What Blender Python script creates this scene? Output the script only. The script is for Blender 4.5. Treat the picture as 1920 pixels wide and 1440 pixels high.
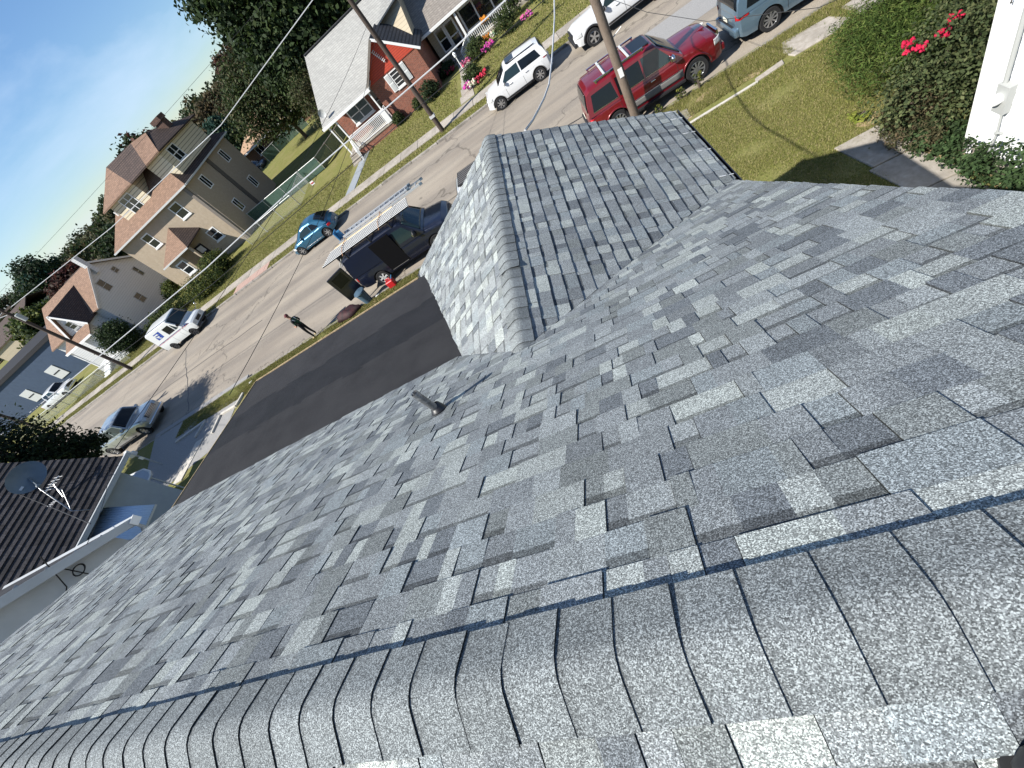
import bpy, bmesh, math, random
import numpy as np
from mathutils import Vector, Matrix
R = random.Random(7)
rad = math.radians
for o in list(bpy.data.objects): bpy.data.objects.remove(o)
SC = bpy.context.scene
COL = SC.collection
# ---------------------------------------------------------------- camera
cd = bpy.data.cameras.new('camera'); CAM = bpy.data.objects.new('camera', cd); COL.objects.link(CAM)
cd.sensor_width = 36; cd.lens = 14.95444; cd.clip_start = 0.05; cd.clip_end = 4000
CAM.matrix_world = Matrix(((0.844503, 0.399241, 0.356961), (-0.104367, 0.776439, -0.62149), (-0.525282, 0.487596, 0.697373))).to_4x4()
CAM.location = (0, 0, 8.8)
SC.camera = CAM
# ---------------------------------------------------------------- sky, sun, exposure
SV = Vector((0.93, 0.56, -1.0)).normalized()          # the way the sunlight travels
EL = math.asin(-SV.z); AZ = math.atan2(-SV.x, -SV.y)
w = bpy.data.worlds.new('World'); SC.world = w; w.use_nodes = True
nt = w.node_tree; N = nt.nodes; L = nt.links; N.clear()
out = N.new('ShaderNodeOutputWorld'); bg = N.new('ShaderNodeBackground'); bg.inputs[1].default_value = 0.066
sky = N.new('ShaderNodeTexSky'); sky.sky_type = 'NISHITA'; sky.sun_disc = False
sky.sun_elevation = EL; sky.sun_rotation = AZ; sky.air_density = 1.0; sky.dust_density = 0.0; sky.ozone_density = 3.0
tc = N.new('ShaderNodeTexCoord')
mp = N.new('ShaderNodeMapping'); mp.inputs['Scale'].default_value = (1.0, 1.0, 3.6); mp.inputs['Rotation'].default_value = (0.25, 0.1, 0.5)
n1 = N.new('ShaderNodeTexNoise'); n1.inputs['Scale'].default_value = 2.3; n1.inputs['Detail'].default_value = 7; n1.inputs['Roughness'].default_value = 0.55; n1.inputs['Distortion'].default_value = 0.4
cr = N.new('ShaderNodeValToRGB'); cr.color_ramp.elements[0].position = 0.44; cr.color_ramp.elements[1].position = 0.72
mx = N.new('ShaderNodeMix'); mx.data_type = 'RGBA'
mm = N.new('ShaderNodeMath'); mm.operation = 'MULTIPLY'; mm.inputs[1].default_value = 0.7
L.new(tc.outputs['Generated'], mp.inputs[0]); L.new(mp.outputs[0], n1.inputs['Vector']); L.new(n1.outputs[0], cr.inputs[0])
L.new(cr.outputs[0], mm.inputs[0]); L.new(mm.outputs[0], mx.inputs[0]); L.new(sky.outputs[0], mx.inputs[6])
mx.inputs[7].default_value = (6.6, 7.3, 8.0, 1)
hs = N.new('ShaderNodeHueSaturation'); hs.inputs['Saturation'].default_value = 1.05; L.new(mx.outputs[2], hs.inputs['Color']); tn = N.new('ShaderNodeMix'); tn.data_type = 'RGBA'; tn.blend_type = 'MULTIPLY'; tn.inputs[0].default_value = 1; tn.inputs[7].default_value = (.82, .93, 1.08, 1); L.new(hs.outputs[0], tn.inputs[6]); L.new(tn.outputs[2], bg.inputs[0]); L.new(bg.outputs[0], out.inputs[0])
sd = bpy.data.lights.new('sun', 'SUN'); sd.energy = 4.7; sd.angle = rad(0.53); sd.color = (1.0, 0.96, 0.89)
SUN = bpy.data.objects.new('sun', sd); COL.objects.link(SUN); SUN.location = (-30, -12, 40)
SUN.rotation_euler = SV.to_track_quat('-Z', 'Y').to_euler()
vs = SC.view_settings; vs.view_transform = 'Standard'; vs.look = 'None'; vs.exposure = 0.95; vs.gamma = 1.0
SC.render.engine = 'CYCLES'
# ---------------------------------------------------------------- materials
MATS = {}
def rgb(c): return (c[0], c[1], c[2], 1)
def base_mat(name, col, rough=0.6, metal=0.0, spec=0.5, coat=0.0):
    m = bpy.data.materials.new(name); m.use_nodes = True
    b = m.node_tree.nodes['Principled BSDF']
    b.inputs['Base Color'].default_value = rgb(col); b.inputs['Roughness'].default_value = rough
    b.inputs['Metallic'].default_value = metal; b.inputs['Specular IOR Level'].default_value = spec
    if coat: b.inputs['Coat Weight'].default_value = coat; b.inputs['Coat Roughness'].default_value = 0.04
    MATS[name] = m
    return m, m.node_tree, b
def noise_mat(name, c1, c2, scale=8, rough=0.8, lo=0.35, hi=0.65, detail=5, bump=0.0, bscale=None, stretch=(1, 1, 1), c3=None, s3=1.0, spec=0.3, metal=0.0, coat=0.0, amt3=0.6):
    """two-colour noise, optional large third tone, optional bump; object (= world metre) coordinates"""
    m, t, b = base_mat(name, c1, rough, metal, spec, coat)
    n = t.nodes; l = t.links
    tc = n.new('ShaderNodeTexCoord'); mp = n.new('ShaderNodeMapping'); mp.inputs['Scale'].default_value = stretch
    l.new(tc.outputs['Object'], mp.inputs[0])
    nz = n.new('ShaderNodeTexNoise'); nz.inputs['Scale'].default_value = scale; nz.inputs['Detail'].default_value = detail; nz.inputs['Roughness'].default_value = 0.6
    l.new(mp.outputs[0], nz.inputs['Vector'])
    r = n.new('ShaderNodeValToRGB'); e = r.color_ramp.elements
    e[0].position = lo; e[0].color = rgb(c1); e[1].position = hi; e[1].color = rgb(c2)
    l.new(nz.outputs[0], r.inputs[0]); colout = r.outputs[0]
    if c3:
        n3 = n.new('ShaderNodeTexNoise'); n3.inputs['Scale'].default_value = s3; n3.inputs['Detail'].default_value = 4
        l.new(tc.outputs['Object'], n3.inputs['Vector'])
        r3 = n.new('ShaderNodeValToRGB'); r3.color_ramp.elements[0].position = 0.42; r3.color_ramp.elements[1].position = 0.68
        r3.color_ramp.elements[1].color = (amt3, amt3, amt3, 1)
        l.new(n3.outputs[0], r3.inputs[0])
        mx = n.new('ShaderNodeMix'); mx.data_type = 'RGBA'; l.new(r3.outputs[0], mx.inputs[0]); l.new(colout, mx.inputs[6]); mx.inputs[7].default_value = rgb(c3)
        colout = mx.outputs[2]
    l.new(colout, b.inputs['Base Color'])
    if bump:
        nb = n.new('ShaderNodeTexNoise'); nb.inputs['Scale'].default_value = bscale or scale * 2; nb.inputs['Detail'].default_value = 3
        l.new(mp.outputs[0], nb.inputs['Vector'])
        bp = n.new('ShaderNodeBump'); bp.inputs['Strength'].default_value = bump; bp.inputs['Distance'].default_value = 0.02
        l.new(nb.outputs[0], bp.inputs['Height']); l.new(bp.outputs[0], b.inputs['Normal'])
    return m
def attr_mat(name, rough=0.85, gran=None, gamt=0.5, spec=0.25, trans=0.0, bump=0.0, streak=None):
    """colour from the mesh's own 'tone' attribute, with fine granules"""
    m, t, b = base_mat(name, (0.5, 0.5, 0.5), rough, 0, spec); n = t.nodes; l = t.links
    a = n.new('ShaderNodeAttribute'); a.attribute_name = 'tone'; co = a.outputs['Color']
    if gran:
        tc = n.new('ShaderNodeTexCoord')
        nz = n.new('ShaderNodeTexVoronoi'); nz.inputs['Scale'].default_value = gran; l.new(tc.outputs['Object'], nz.inputs['Vector'])
        sp = n.new('ShaderNodeSeparateColor'); l.new(nz.outputs['Color'], sp.inputs[0])
        r = n.new('ShaderNodeValToRGB'); e = r.color_ramp.elements
        lo = 1 - gamt; hi = 1 + gamt * 1.5
        e[0].position = 0.05; e[0].color = (lo, lo, lo, 1); e[1].position = 0.97; e[1].color = (hi, hi * 1.0, hi * 0.985, 1)
        k_ = e.new(.62); k_.color = (.92, .92, .92, 1)
        l.new(sp.outputs[0], r.inputs[0])
        n2 = n.new('ShaderNodeTexNoise'); n2.inputs['Scale'].default_value = 1.7; n2.inputs['Detail'].default_value = 3
        l.new(tc.outputs['Object'], n2.inputs['Vector'])
        mr = n.new('ShaderNodeMapRange'); mr.inputs[3].default_value = 0.82; mr.inputs[4].default_value = 1.18
        l.new(n2.outputs[0], mr.inputs[0])
        mx = n.new('ShaderNodeMix'); mx.data_type = 'RGBA'; mx.blend_type = 'MULTIPLY'; mx.inputs[0].default_value = 1
        l.new(co, mx.inputs[6]); l.new(r.outputs[0], mx.inputs[7])
        m2 = n.new('ShaderNodeMix'); m2.data_type = 'RGBA'; m2.blend_type = 'MULTIPLY'; m2.inputs[0].default_value = 1
        l.new(mx.outputs[2], m2.inputs[6]); l.new(mr.outputs[0], m2.inputs[7]); co = m2.outputs[2]
        if bump:
            bp = n.new('ShaderNodeBump'); bp.inputs['Strength'].default_value = bump; bp.inputs['Distance'].default_value = 0.003
            l.new(sp.outputs[0], bp.inputs['Height']); l.new(bp.outputs[0], b.inputs['Normal'])
    l.new(co, b.inputs['Base Color'])
    if trans:
        tr = n.new('ShaderNodeBsdfTranslucent'); l.new(co, tr.inputs[0]); mxs = n.new('ShaderNodeMixShader'); mxs.inputs[0].default_value = trans
        o = n['Material Output']; l.new(b.outputs[0], mxs.inputs[1]); l.new(tr.outputs[0], mxs.inputs[2]); l.new(mxs.outputs[0], o.inputs[0])
    return m
def M(n): return MATS[n]
# ---------------------------------------------------------------- mesh building
class MB:
    def __init__(s): s.v = []; s.f = []; s.c = []; s.col = None
    def add(s, vs, fs, col=None):
        o = len(s.v); s.v += [tuple(p) for p in vs]
        for q in fs: s.f.append([i + o for i in q]); s.c.append(col if col is not None else s.col)
        return s
    def box(s, x0, x1, y0, y1, z0, z1, col=None):
        return s.add([(x0, y0, z0), (x1, y0, z0), (x1, y1, z0), (x0, y1, z0), (x0, y0, z1), (x1, y0, z1), (x1, y1, z1), (x0, y1, z1)],
                     [(3, 2, 1, 0), (4, 5, 6, 7), (0, 1, 5, 4), (1, 2, 6, 5), (2, 3, 7, 6), (3, 0, 4, 7)], col)
    def hexa(s, p, col=None):      # 8 points: bottom ring 0-3, top ring 4-7
        return s.add(p, [(3, 2, 1, 0), (4, 5, 6, 7), (0, 1, 5, 4), (1, 2, 6, 5), (2, 3, 7, 6), (3, 0, 4, 7)], col)
    def prism(s, poly, vec, col=None):
        n = len(poly); P = [Vector(p) for p in poly]; V = Vector(vec); nn = Vector((0, 0, 0))
        for i in range(n): nn += P[i].cross(P[(i + 1) % n])
        if nn.dot(V) > 0: P = P[::-1]
        return s.add(P + [p + V for p in P], [tuple(range(n)), tuple(range(2 * n - 1, n - 1, -1))] + [(i, n + i, n + (i + 1) % n, (i + 1) % n) for i in range(n)], col)
    def beam(s, a, b, w, h=None, up=(0, 0, 1), col=None):
        a = Vector(a); b = Vector(b); d = (b - a).normalized(); u = Vector(up)
        if abs(d.dot(u)) > 0.98: u = Vector((1, 0, 0))
        x = d.cross(u).normalized() * (w / 2); y = x.cross(d).normalized() * ((h or w) / 2)
        return s.hexa([a - x - y, a + x - y, b + x - y, b - x - y, a - x + y, a + x + y, b + x + y, b - x + y], col)
    def tube(s, pts, r, n=6, col=None, cap=True):
        pts = [Vector(p) for p in pts]; rs = r if isinstance(r, (list, tuple)) else [r] * len(pts); o = []
        pu = None
        for i, p in enumerate(pts):
            d = (pts[min(i + 1, len(pts) - 1)] - pts[max(i - 1, 0)]).normalized()
            u = Vector((0, 0, 1)) if abs(d.z) < 0.95 else Vector((1, 0, 0))
            x = d.cross(u).normalized(); y = x.cross(d)
            if pu is not None and x.dot(pu) < 0: x = -x; y = -y
            pu = x
            o += [p + (x * math.cos(2 * math.pi * k / n) + y * math.sin(2 * math.pi * k / n)) * rs[i] for k in range(n)]
        fs = [(i * n + k, i * n + (k + 1) % n, (i + 1) * n + (k + 1) % n, (i + 1) * n + k) for i in range(len(pts) - 1) for k in range(n)]
        if cap: fs += [tuple(range(n))[::-1], tuple((len(pts) - 1) * n + k for k in range(n))]
        return s.add(o, fs, col)
    def lathe(s, prof, c=(0, 0, 0), ax='z', n=20, col=None):
        o = []
        for (r, h) in prof:
            for k in range(n):
                a = 2 * math.pi * k / n; p = (r * math.cos(a), r * math.sin(a), h)
                if ax == 'y': p = (p[0], p[2], p[1])
                if ax == 'x': p = (p[2], p[0], p[1])
                o.append((p[0] + c[0], p[1] + c[1], p[2] + c[2]))
        m = len(prof)
        fs = [(i * n + k, i * n + (k + 1) % n, (i + 1) * n + (k + 1) % n, (i + 1) * n + k) for i in range(m - 1) for k in range(n)]
        return s.add(o, fs, col)
    def grid(s, rows, col=None, flip=False):
        nr = len(rows); nc = len(rows[0]); o = [p for r in rows for p in r]
        fs = [(i * nc + k, i * nc + k + 1, (i + 1) * nc + k + 1, (i + 1) * nc + k) for i in range(nr - 1) for k in range(nc - 1)]
        if flip: fs = [q[::-1] for q in fs]
        return s.add(o, fs, col)
    def ball(s, c, r, n=8, m=6, col=None, jit=0):
        rx, ry, rz = r if isinstance(r, (tuple, list)) else (r, r, r); o = []
        for i in range(m + 1):
            t = math.pi * i / m
            for k in range(n):
                a = 2 * math.pi * k / n; j = 1 + jit * (R.random() - .5)
                o.append((c[0] + rx * j * math.sin(t) * math.cos(a), c[1] + ry * j * math.sin(t) * math.sin(a), c[2] + rz * j * math.cos(t)))
        return s.add(o, [(i * n + k, (i + 1) * n + k, (i + 1) * n + (k + 1) % n, i * n + (k + 1) % n) for i in range(m) for k in range(n)], col)
    def mesh(s, name, smooth=None):
        me = bpy.data.meshes.new(name); me.from_pydata([tuple(p) for p in s.v], [], s.f)
        if any(c is not None for c in s.c):
            at = me.color_attributes.new('tone', 'FLOAT_COLOR', 'CORNER'); dat = []
            for q, c in zip(s.f, s.c):
                c = c or (0.5, 0.5, 0.5)
                if isinstance(c[0], (tuple, list)):
                    for cc in c: dat += [cc[0], cc[1], cc[2], 1]
                else: dat += [c[0], c[1], c[2], 1] * len(q)
            at.data.foreach_set('color', dat)
        if smooth:
            me.shade_smooth()
            if smooth < 179: me.set_sharp_from_angle(angle=rad(smooth))
        return me
    def build(s, name, mat, parent=None, smooth=None, fix=False, **kw):
        me = s.mesh(name, smooth)
        if fix:
            b = bmesh.new(); b.from_mesh(me); bmesh.ops.recalc_face_normals(b, faces=b.faces); b.to_mesh(me); b.free()
            if smooth:
                me.shade_smooth()
                if smooth < 179: me.set_sharp_from_angle(angle=rad(smooth))
        me.materials.append(M(mat) if isinstance(mat, str) else mat)
        o = bpy.data.objects.new(name, me); COL.objects.link(o)
        if parent is not None: o.parent = parent
        for k, v in kw.items(): o[k] = v
        return o
def thing(name, label, cat, loc=(0, 0, 0), rz=0, group=None):
    o = bpy.data.objects.new(name, None); COL.objects.link(o); o.location = loc; o.rotation_euler = (0, 0, rz); o.empty_display_size = 0.2
    o['label'] = label; o['category'] = cat
    if group: o['group'] = group
    return o
def tag(o, label, cat, group=None):
    o['label'] = label; o['category'] = cat
    if group: o['group'] = group
    return o
def struct(o): o['kind'] = 'structure'; return o
def copy_tree(o, parent=None):
    c = o.copy(); COL.objects.link(c); c.parent = parent
    for ch in list(o.children): copy_tree(ch, c)
    return c
def bev(o, w=0.01, seg=1):
    m = o.modifiers.new('bevel', 'BEVEL'); m.width = w; m.segments = seg; m.limit_method = 'ANGLE'; return o
def lerp(a, b, t): return a + (b - a) * t
def interp(tab, x):
    if x <= tab[0][0]: return tab[0][1]
    for (a, va), (b, vb) in zip(tab, tab[1:]):
        if x <= b:
            t = (x - a) / (b - a) if b > a else 1
            return va + (vb - va) * t
    return tab[-1][1]
# ================================================================ ground, road, kerbs, pavements
def asphalt():
    m, t, b = base_mat('asphalt', (.2, .19, .18), 0.88, 0, 0.25); n = t.nodes; l = t.links
    tc = n.new('ShaderNodeTexCoord')
    def nz(sc, det, st=(1, 1, 1), dist=0):
        mp = n.new('ShaderNodeMapping'); mp.inputs['Scale'].default_value = st; l.new(tc.outputs['Object'], mp.inputs[0])
        q = n.new('ShaderNodeTexNoise'); q.inputs['Scale'].default_value = sc; q.inputs['Detail'].default_value = det; q.inputs['Distortion'].default_value = dist
        l.new(mp.outputs[0], q.inputs['Vector']); return q
    fine = nz(55, 3); big = nz(0.5, 6, (0.35, 1, 1)); strk = nz(0.9, 4, (0.06, 1, 1))
    def ramp(src, p0, c0, p1, c1):
        r = n.new('ShaderNodeValToRGB'); r.color_ramp.elements[0].position = p0; r.color_ramp.elements[0].color = rgb(c0)
        r.color_ramp.elements[1].position = p1; r.color_ramp.elements[1].color = rgb(c1); l.new(src, r.inputs[0]); return r.outputs[0]
    def mul(a, c, f=1.0):
        x = n.new('ShaderNodeMix'); x.data_type = 'RGBA'; x.blend_type = 'MULTIPLY'; x.inputs[0].default_value = f; l.new(a, x.inputs[6]); l.new(c, x.inputs[7]); return x.outputs[2]
    c = ramp(fine.outputs[0], .3, (.205, .180, .148), .7, (.338, .298, .245))
    c = mul(c, ramp(big.outputs[0], .35, (.84, .83, .83), .65, (1.06, 1.06, 1.05)))
    c = mul(c, ramp(strk.outputs[0], .4, (.80, .80, .82), .6, (1.04, 1.03, 1.02)))
    # crack network: warped cells, only the thin cell edges are dark
    for sc, wd, st in ((0.14, .006, (0.5, 1, 1)), (0.45, .006, (1, 0.7, 1))):
        wn = nz(0.8, 5); ad = n.new('ShaderNodeVectorMath'); ad.operation = 'MULTIPLY_ADD'; ad.inputs[1].default_value = (3.2, 3.2, 0)
        l.new(wn.outputs['Color'], ad.inputs[0]); l.new(tc.outputs['Object'], ad.inputs[2])
        mp = n.new('ShaderNodeMapping'); mp.inputs['Scale'].default_value = st; l.new(ad.outputs[0], mp.inputs[0])
        vo = n.new('ShaderNodeTexVoronoi'); vo.feature = 'DISTANCE_TO_EDGE'; vo.inputs['Scale'].default_value = sc; l.new(mp.outputs[0], vo.inputs['Vector'])
        k = .55 if sc < .3 else .85
        c = mul(c, ramp(vo.outputs['Distance'], wd * .35, (k, k, k), wd, (1, 1, 1)))
    l.new(c, b.inputs['Base Color'])
    bp = n.new('ShaderNodeBump'); bp.inputs['Strength'].default_value = .5; bp.inputs['Distance'].default_value = .01; l.new(fine.outputs[0], bp.inputs['Height']); l.new(bp.outputs[0], b.inputs['Normal'])
asphalt()
def rand_mat(m, lo=.85, hi=1.12):
    """each piece a little lighter or darker than its neighbour"""
    t = m.node_tree; n = t.nodes; l = t.links; b = n['Principled BSDF']; s = b.inputs['Base Color'].links[0].from_socket
    oi = n.new('ShaderNodeObjectInfo'); mr = n.new('ShaderNodeMapRange'); mr.inputs[3].default_value = lo; mr.inputs[4].default_value = hi; l.new(oi.outputs['Random'], mr.inputs[0])
    x = n.new('ShaderNodeMix'); x.data_type = 'RGBA'; x.blend_type = 'MULTIPLY'; x.inputs[0].default_value = 1; l.new(s, x.inputs[6]); l.new(mr.outputs[0], x.inputs[7]); l.new(x.outputs[2], b.inputs['Base Color'])
    return m
rand_mat(noise_mat('concrete', (.27, .24, .20), (.38, .345, .30), 6, .9, bump=.4, bscale=40, c3=(.19, .17, .14), s3=1.3))
rand_mat(noise_mat('kerb_stone', (.20, .185, .165), (.33, .30, .27), 9, .9, bump=.6, bscale=25, c3=(.12, .11, .09), s3=1.5))
noise_mat('grass', (.050, .075, .016), (.135, .145, .040), 9, .95, .3, .7, 8, bump=.8, bscale=60, c3=(.185, .165, .065), s3=.55, spec=.1)
noise_mat('lawn', (.105, .118, .030), (.215, .205, .072), 14, .95, .3, .7, 8, bump=.8, bscale=70, c3=(.215, .190, .085), s3=.8, spec=.1)
noise_mat('soil', (.13, .095, .06), (.23, .175, .115), 12, .95, bump=.6, bscale=30)
noise_mat('straw', (.28, .20, .11), (.40, .31, .19), 16, .95, bump=.6, bscale=60)
noise_mat('pale_concrete', (.40, .375, .33), (.50, .475, .43), 5, .9, bump=.3, bscale=40)
noise_mat('tar', (.035, .033, .032), (.055, .052, .05), 12, .6)
noise_mat('patch_asphalt', (.21, .205, .20), (.30, .295, .285), 40, .9, bump=.4, bscale=90)
noise_mat('red_paver', (.34, .22, .18), (.42, .30, .25), 14, .85, bump=.3)
attr_mat('blade', .9, trans=.25, spec=.1)
def sroot(name):
    o = bpy.data.objects.new(name, None); COL.objects.link(o); o.empty_display_size = .2; o['kind'] = 'structure'; return o
def yk(x): return 28.5 - 0.031 * (x + 4) if x < -4 else 28.5     # the far kerb line
NK = 16.6                                                            # the near kerb line
mb = MB(); mb.box(-900, 900, -300, 1500, -.9, -.5); struct(mb.build('ground', 'grass'))
mb = MB(); xs = [-260, -120, -60, -30, -4, 60, 220]
mb.grid([[(x, NK - .1, 0) for x in xs], [(x, 23, .06) for x in xs], [(x, yk(x) + .1, 0) for x in xs]], flip=True); struct(mb.build('road', 'asphalt'))
mb = MB(); mb.grid([[(x, yk(x) + .06, .13) for x in xs], [(x, 60, .16) for x in xs], [(x, 400, 2.0) for x in xs]], flip=True); struct(mb.build('far_lawn', 'lawn'))
mb = MB(); mb.grid([[(x, -120, .13) for x in xs], [(x, NK + .02, .12) for x in xs]], flip=True); struct(mb.build('near_lawn', 'lawn'))
# worn pale patch and tar seams lying on the road
def strip(pts, w, z, name, mat):
    mb = MB(); a = []; b_ = []
    for i, p in enumerate(pts):
        q = Vector(pts[min(i + 1, len(pts) - 1)]) - Vector(pts[max(i - 1, 0)]); nn = Vector((-q.y, q.x)).normalized() * w / 2
        a.append((p[0] + nn.x, p[1] + nn.y, z)); b_.append((p[0] - nn.x, p[1] - nn.y, z))
    mb.grid([a, b_]); return mb.build(name, mat, fix=True)
def road_z(y): return .06 * (1 - abs(y - 22.8) / 6.2) + .006
def wob(x0, y0, x1, y1, n=9, a=.1): return [(lerp(x0, x1, i / n) + a * (R.random() - .5), lerp(y0, y1, i / n) + a * (R.random() - .5)) for i in range(n + 1)]
mb = MB(); mb.grid([[(2.5, 21.4, .052), (14, 21.4, .052)], [(2.9, 23.3, .0635), (14, 23.2, .0635)]], flip=True); o = struct(mb.build('road_patch', 'patch_asphalt'))
for (x0, y0, x1, y1) in ((-33.6, 26.6, -27.3, 17.4), (-12, 20.6, -1, 20.9), (-3.0, 20.2, 4, 19.9), (-40, 22.4, -22, 22.1)):
    mb = MB(); pts = wob(x0, y0, x1, y1, 14, .14)
    for p, q in zip(pts, pts[1:]):
        d = (Vector(q) - Vector(p)).normalized(); nx = Vector((-d.y, d.x)) * .03
        mb.add([(p[0] + nx.x, p[1] + nx.y, road_z(p[1])), (p[0] - nx.x, p[1] - nx.y, road_z(p[1])), (q[0] - nx.x, q[1] - nx.y, road_z(q[1])), (q[0] + nx.x, q[1] + nx.y, road_z(q[1]))], [(0, 1, 2, 3)])
    struct(mb.build('tar_seam', 'tar', fix=True))
# kerbs, one stone at a time
kr = sroot('far_kerb'); kn = sroot('near_kerb')
def kerb(x0, x1, yf, side, par):
    x = x0
    while x < x1:
        ln = R.uniform(1.5, 2.6); ya, yb = yf(x), yf(x + ln - .02); t = .135 + R.uniform(-.012, .02); dd = .17 * side
        mb = MB(); j = R.uniform(-.02, .02)
        mb.hexa([(x, ya + j, -.2), (x + ln - .02, yb + j, -.2), (x + ln - .02, yb + dd, -.2), (x, ya + dd, -.2), (x, ya + j + .02 * side, t), (x + ln - .02, yb + j + .02 * side, t), (x + ln - .02, yb + dd, t + .01), (x, ya + dd, t + .01)])
        bev(mb.build('kerb_stone', 'kerb_stone', par, fix=True), .02); x += ln
kerb(-84, 14, yk, 1, kr); kerb(-40, 16, lambda x: NK, -1, kn)
# far pavement, slab by slab; worn near pavement with grass creeping over it
fp = sroot('far_pavement'); npv = sroot('near_pavement')
x = -84
while x < 14:
    y0 = yk(x) + 1.25; y1 = yk(x + 1.48) + 1.25; z = .165 + R.uniform(-.006, .012)
    mb = MB(); mb.hexa([(x, y0, 0), (x + 1.475, y1, 0), (x + 1.475, y1 + 1.35, 0), (x, y0 + 1.35, 0), (x, y0, z), (x + 1.475, y1, z + R.uniform(-.006, .01)), (x + 1.475, y1 + 1.35, z), (x, y0 + 1.35, z)])
    mb.build('slab', 'concrete', fp); x += 1.5
def slab(pts, z, par, mat='concrete', name='slab', h=.15):
    return MB().prism([(p[0], p[1], z - h) for p in pts], (0, 0, h)).build(name, mat, par)
for pts in ([(6.75, 15.95), (6.5, 15.3), (6.62, 14.88), (7.7, 14.82), (8.2, 15.05), (8.0, 15.75), (7.3, 15.85)], [(8.35, 15.8), (8.42, 14.85), (9.6, 14.85), (9.6, 15.9)], [(9.66, 15.9), (9.66, 14.85), (11.1, 14.85), (11.1, 15.9)],
            [(5.5, 14.95), (5.45, 14.75), (6.3, 14.82), (6.35, 15.06)], [(2.85, 15.9), (2.7, 15.15), (3.05, 14.8), (3.55, 15.15), (3.6, 15.65)], [(1.3, 15.9), (1.3, 14.8), (2.6, 14.8), (2.6, 15.85)]):
    bev(slab(pts, .16, npv), .012)
bev(slab([(3.1, 14.82), (3.1, 14.72), (5.5, 14.70), (5.5, 14.78)], .165, npv, 'pale_concrete', 'edging'), .01)
# path down the side of the house and its worn earth, paved crossing on the far verge, grey front walks
sp = sroot('side_path')
for i in range(6):
    y = 10.2 - 1.25 * i; bev(slab([(5.28 + .06 * i, y), (5.45 + .06 * i, y - 1.22), (6.35 + .02 * i, y - 1.22), (6.2 + .02 * i, y)], .155 + R.uniform(0, .012), sp), .012)
mb = MB(); mb.prism([(6.4, 2, .10), (6.95, 2, .10), (6.95, 8.2, .10), (6.7, 9.3, .10), (6.2, 9.6, .10), (6.4, 7.5, .10)], (0, 0, .035)); struct(mb.build('bare_soil', 'straw'))
for cx, cy, rx, ry in ((4.7, 15.75, .75, .28), (3.2, 15.35, .5, .4), (5.6, 15.3, .4, .2), (6.3, 10.55, .3, .25), (-12, 16.1, 1.2, .2)):
    struct(MB().prism([(cx + rx * math.cos(k * .45) * R.uniform(.7, 1.2), cy + ry * math.sin(k * .45) * R.uniform(.7, 1.2), .10) for k in range(14)], (0, 0, .034)).build('dry_patch', 'straw', fix=True))
pv = sroot('paved_crossing')
for i in range(9):
    for j in range(3):
        xx = -28.5 + .48 * i; yy = yk(xx) + .2 + .36 * j; slab([(xx, yy), (xx + .46, yy), (xx + .46, yy + .34), (xx, yy + .34)], .158 + R.uniform(0, .008), pv, 'red_paver', 'paver', .1)
gw = sroot('front_walk'); noise_mat('grey_paint', (.22, .24, .26), (.27, .29, .31), 10, .8)
for i in range(5):
    y0 = 31.5 + i * 1.25; bev(slab([(-16.0 + .18 * i, y0), (-15.05 + .18 * i, y0), (-14.87 + .18 * i, y0 + 1.23), (-15.82 + .18 * i, y0 + 1.23)], .17, gw, 'grey_paint'), .01)
gw2 = sroot('stone_house_walk')
for i in range(7):
    y0 = 31.4 + i * 1.3; dx = -.02 * (i - 3) ** 2; slab([(-5.2 + dx, y0), (-4.15 + dx, y0), (-4.2 + dx, y0 + 1.28), (-5.25 + dx, y0 + 1.28)], .168, gw2)
# driveway at the neighbour's, with its edging kerbs
mb = MB(); mb.prism([(-27.8, 11.0, .09), (-21.2, 12.6, .09), (-20.9, 16.9, .09), (-30.5, 16.9, .09)], (0, 0, .05)); struct(mb.build('driveway', 'patch_asphalt', fix=True))
mb = MB(); mb.prism([(-25.6, 15.9, .1), (-21.3, 15.5, .1), (-19.5, 16.5, .1), (-23.0, 16.52, .1)], (0, 0, .06)); struct(mb.build('verge_island', 'grass', fix=True))
dk = sroot('driveway_edging')
for a, b_ in (((-26.6, 14.75), (-23.9, 15.05)), ((-23.9, 15.05), (-24.3, 14.1)), ((-20.6, 15.4), (-20.9, 14.7)), ((-20.9, 14.7), (-22.25, 14.75)), ((-22.3, 14.7), (-22.45, 13.6))):
    bev(MB().beam((a[0], a[1], .16), (b_[0], b_[1], .16), .16, .16).build('edging', 'pale_concrete', dk), .02)
mb = MB(); mb.prism([(-24.7, 11.4, .1), (-23.9, 11.4, .1), (-23.3, 13.7, .1), (-24.0, 13.7, .1)], (0, 0, .07)); struct(mb.build('concrete_path', 'pale_concrete', fix=True))
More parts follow.
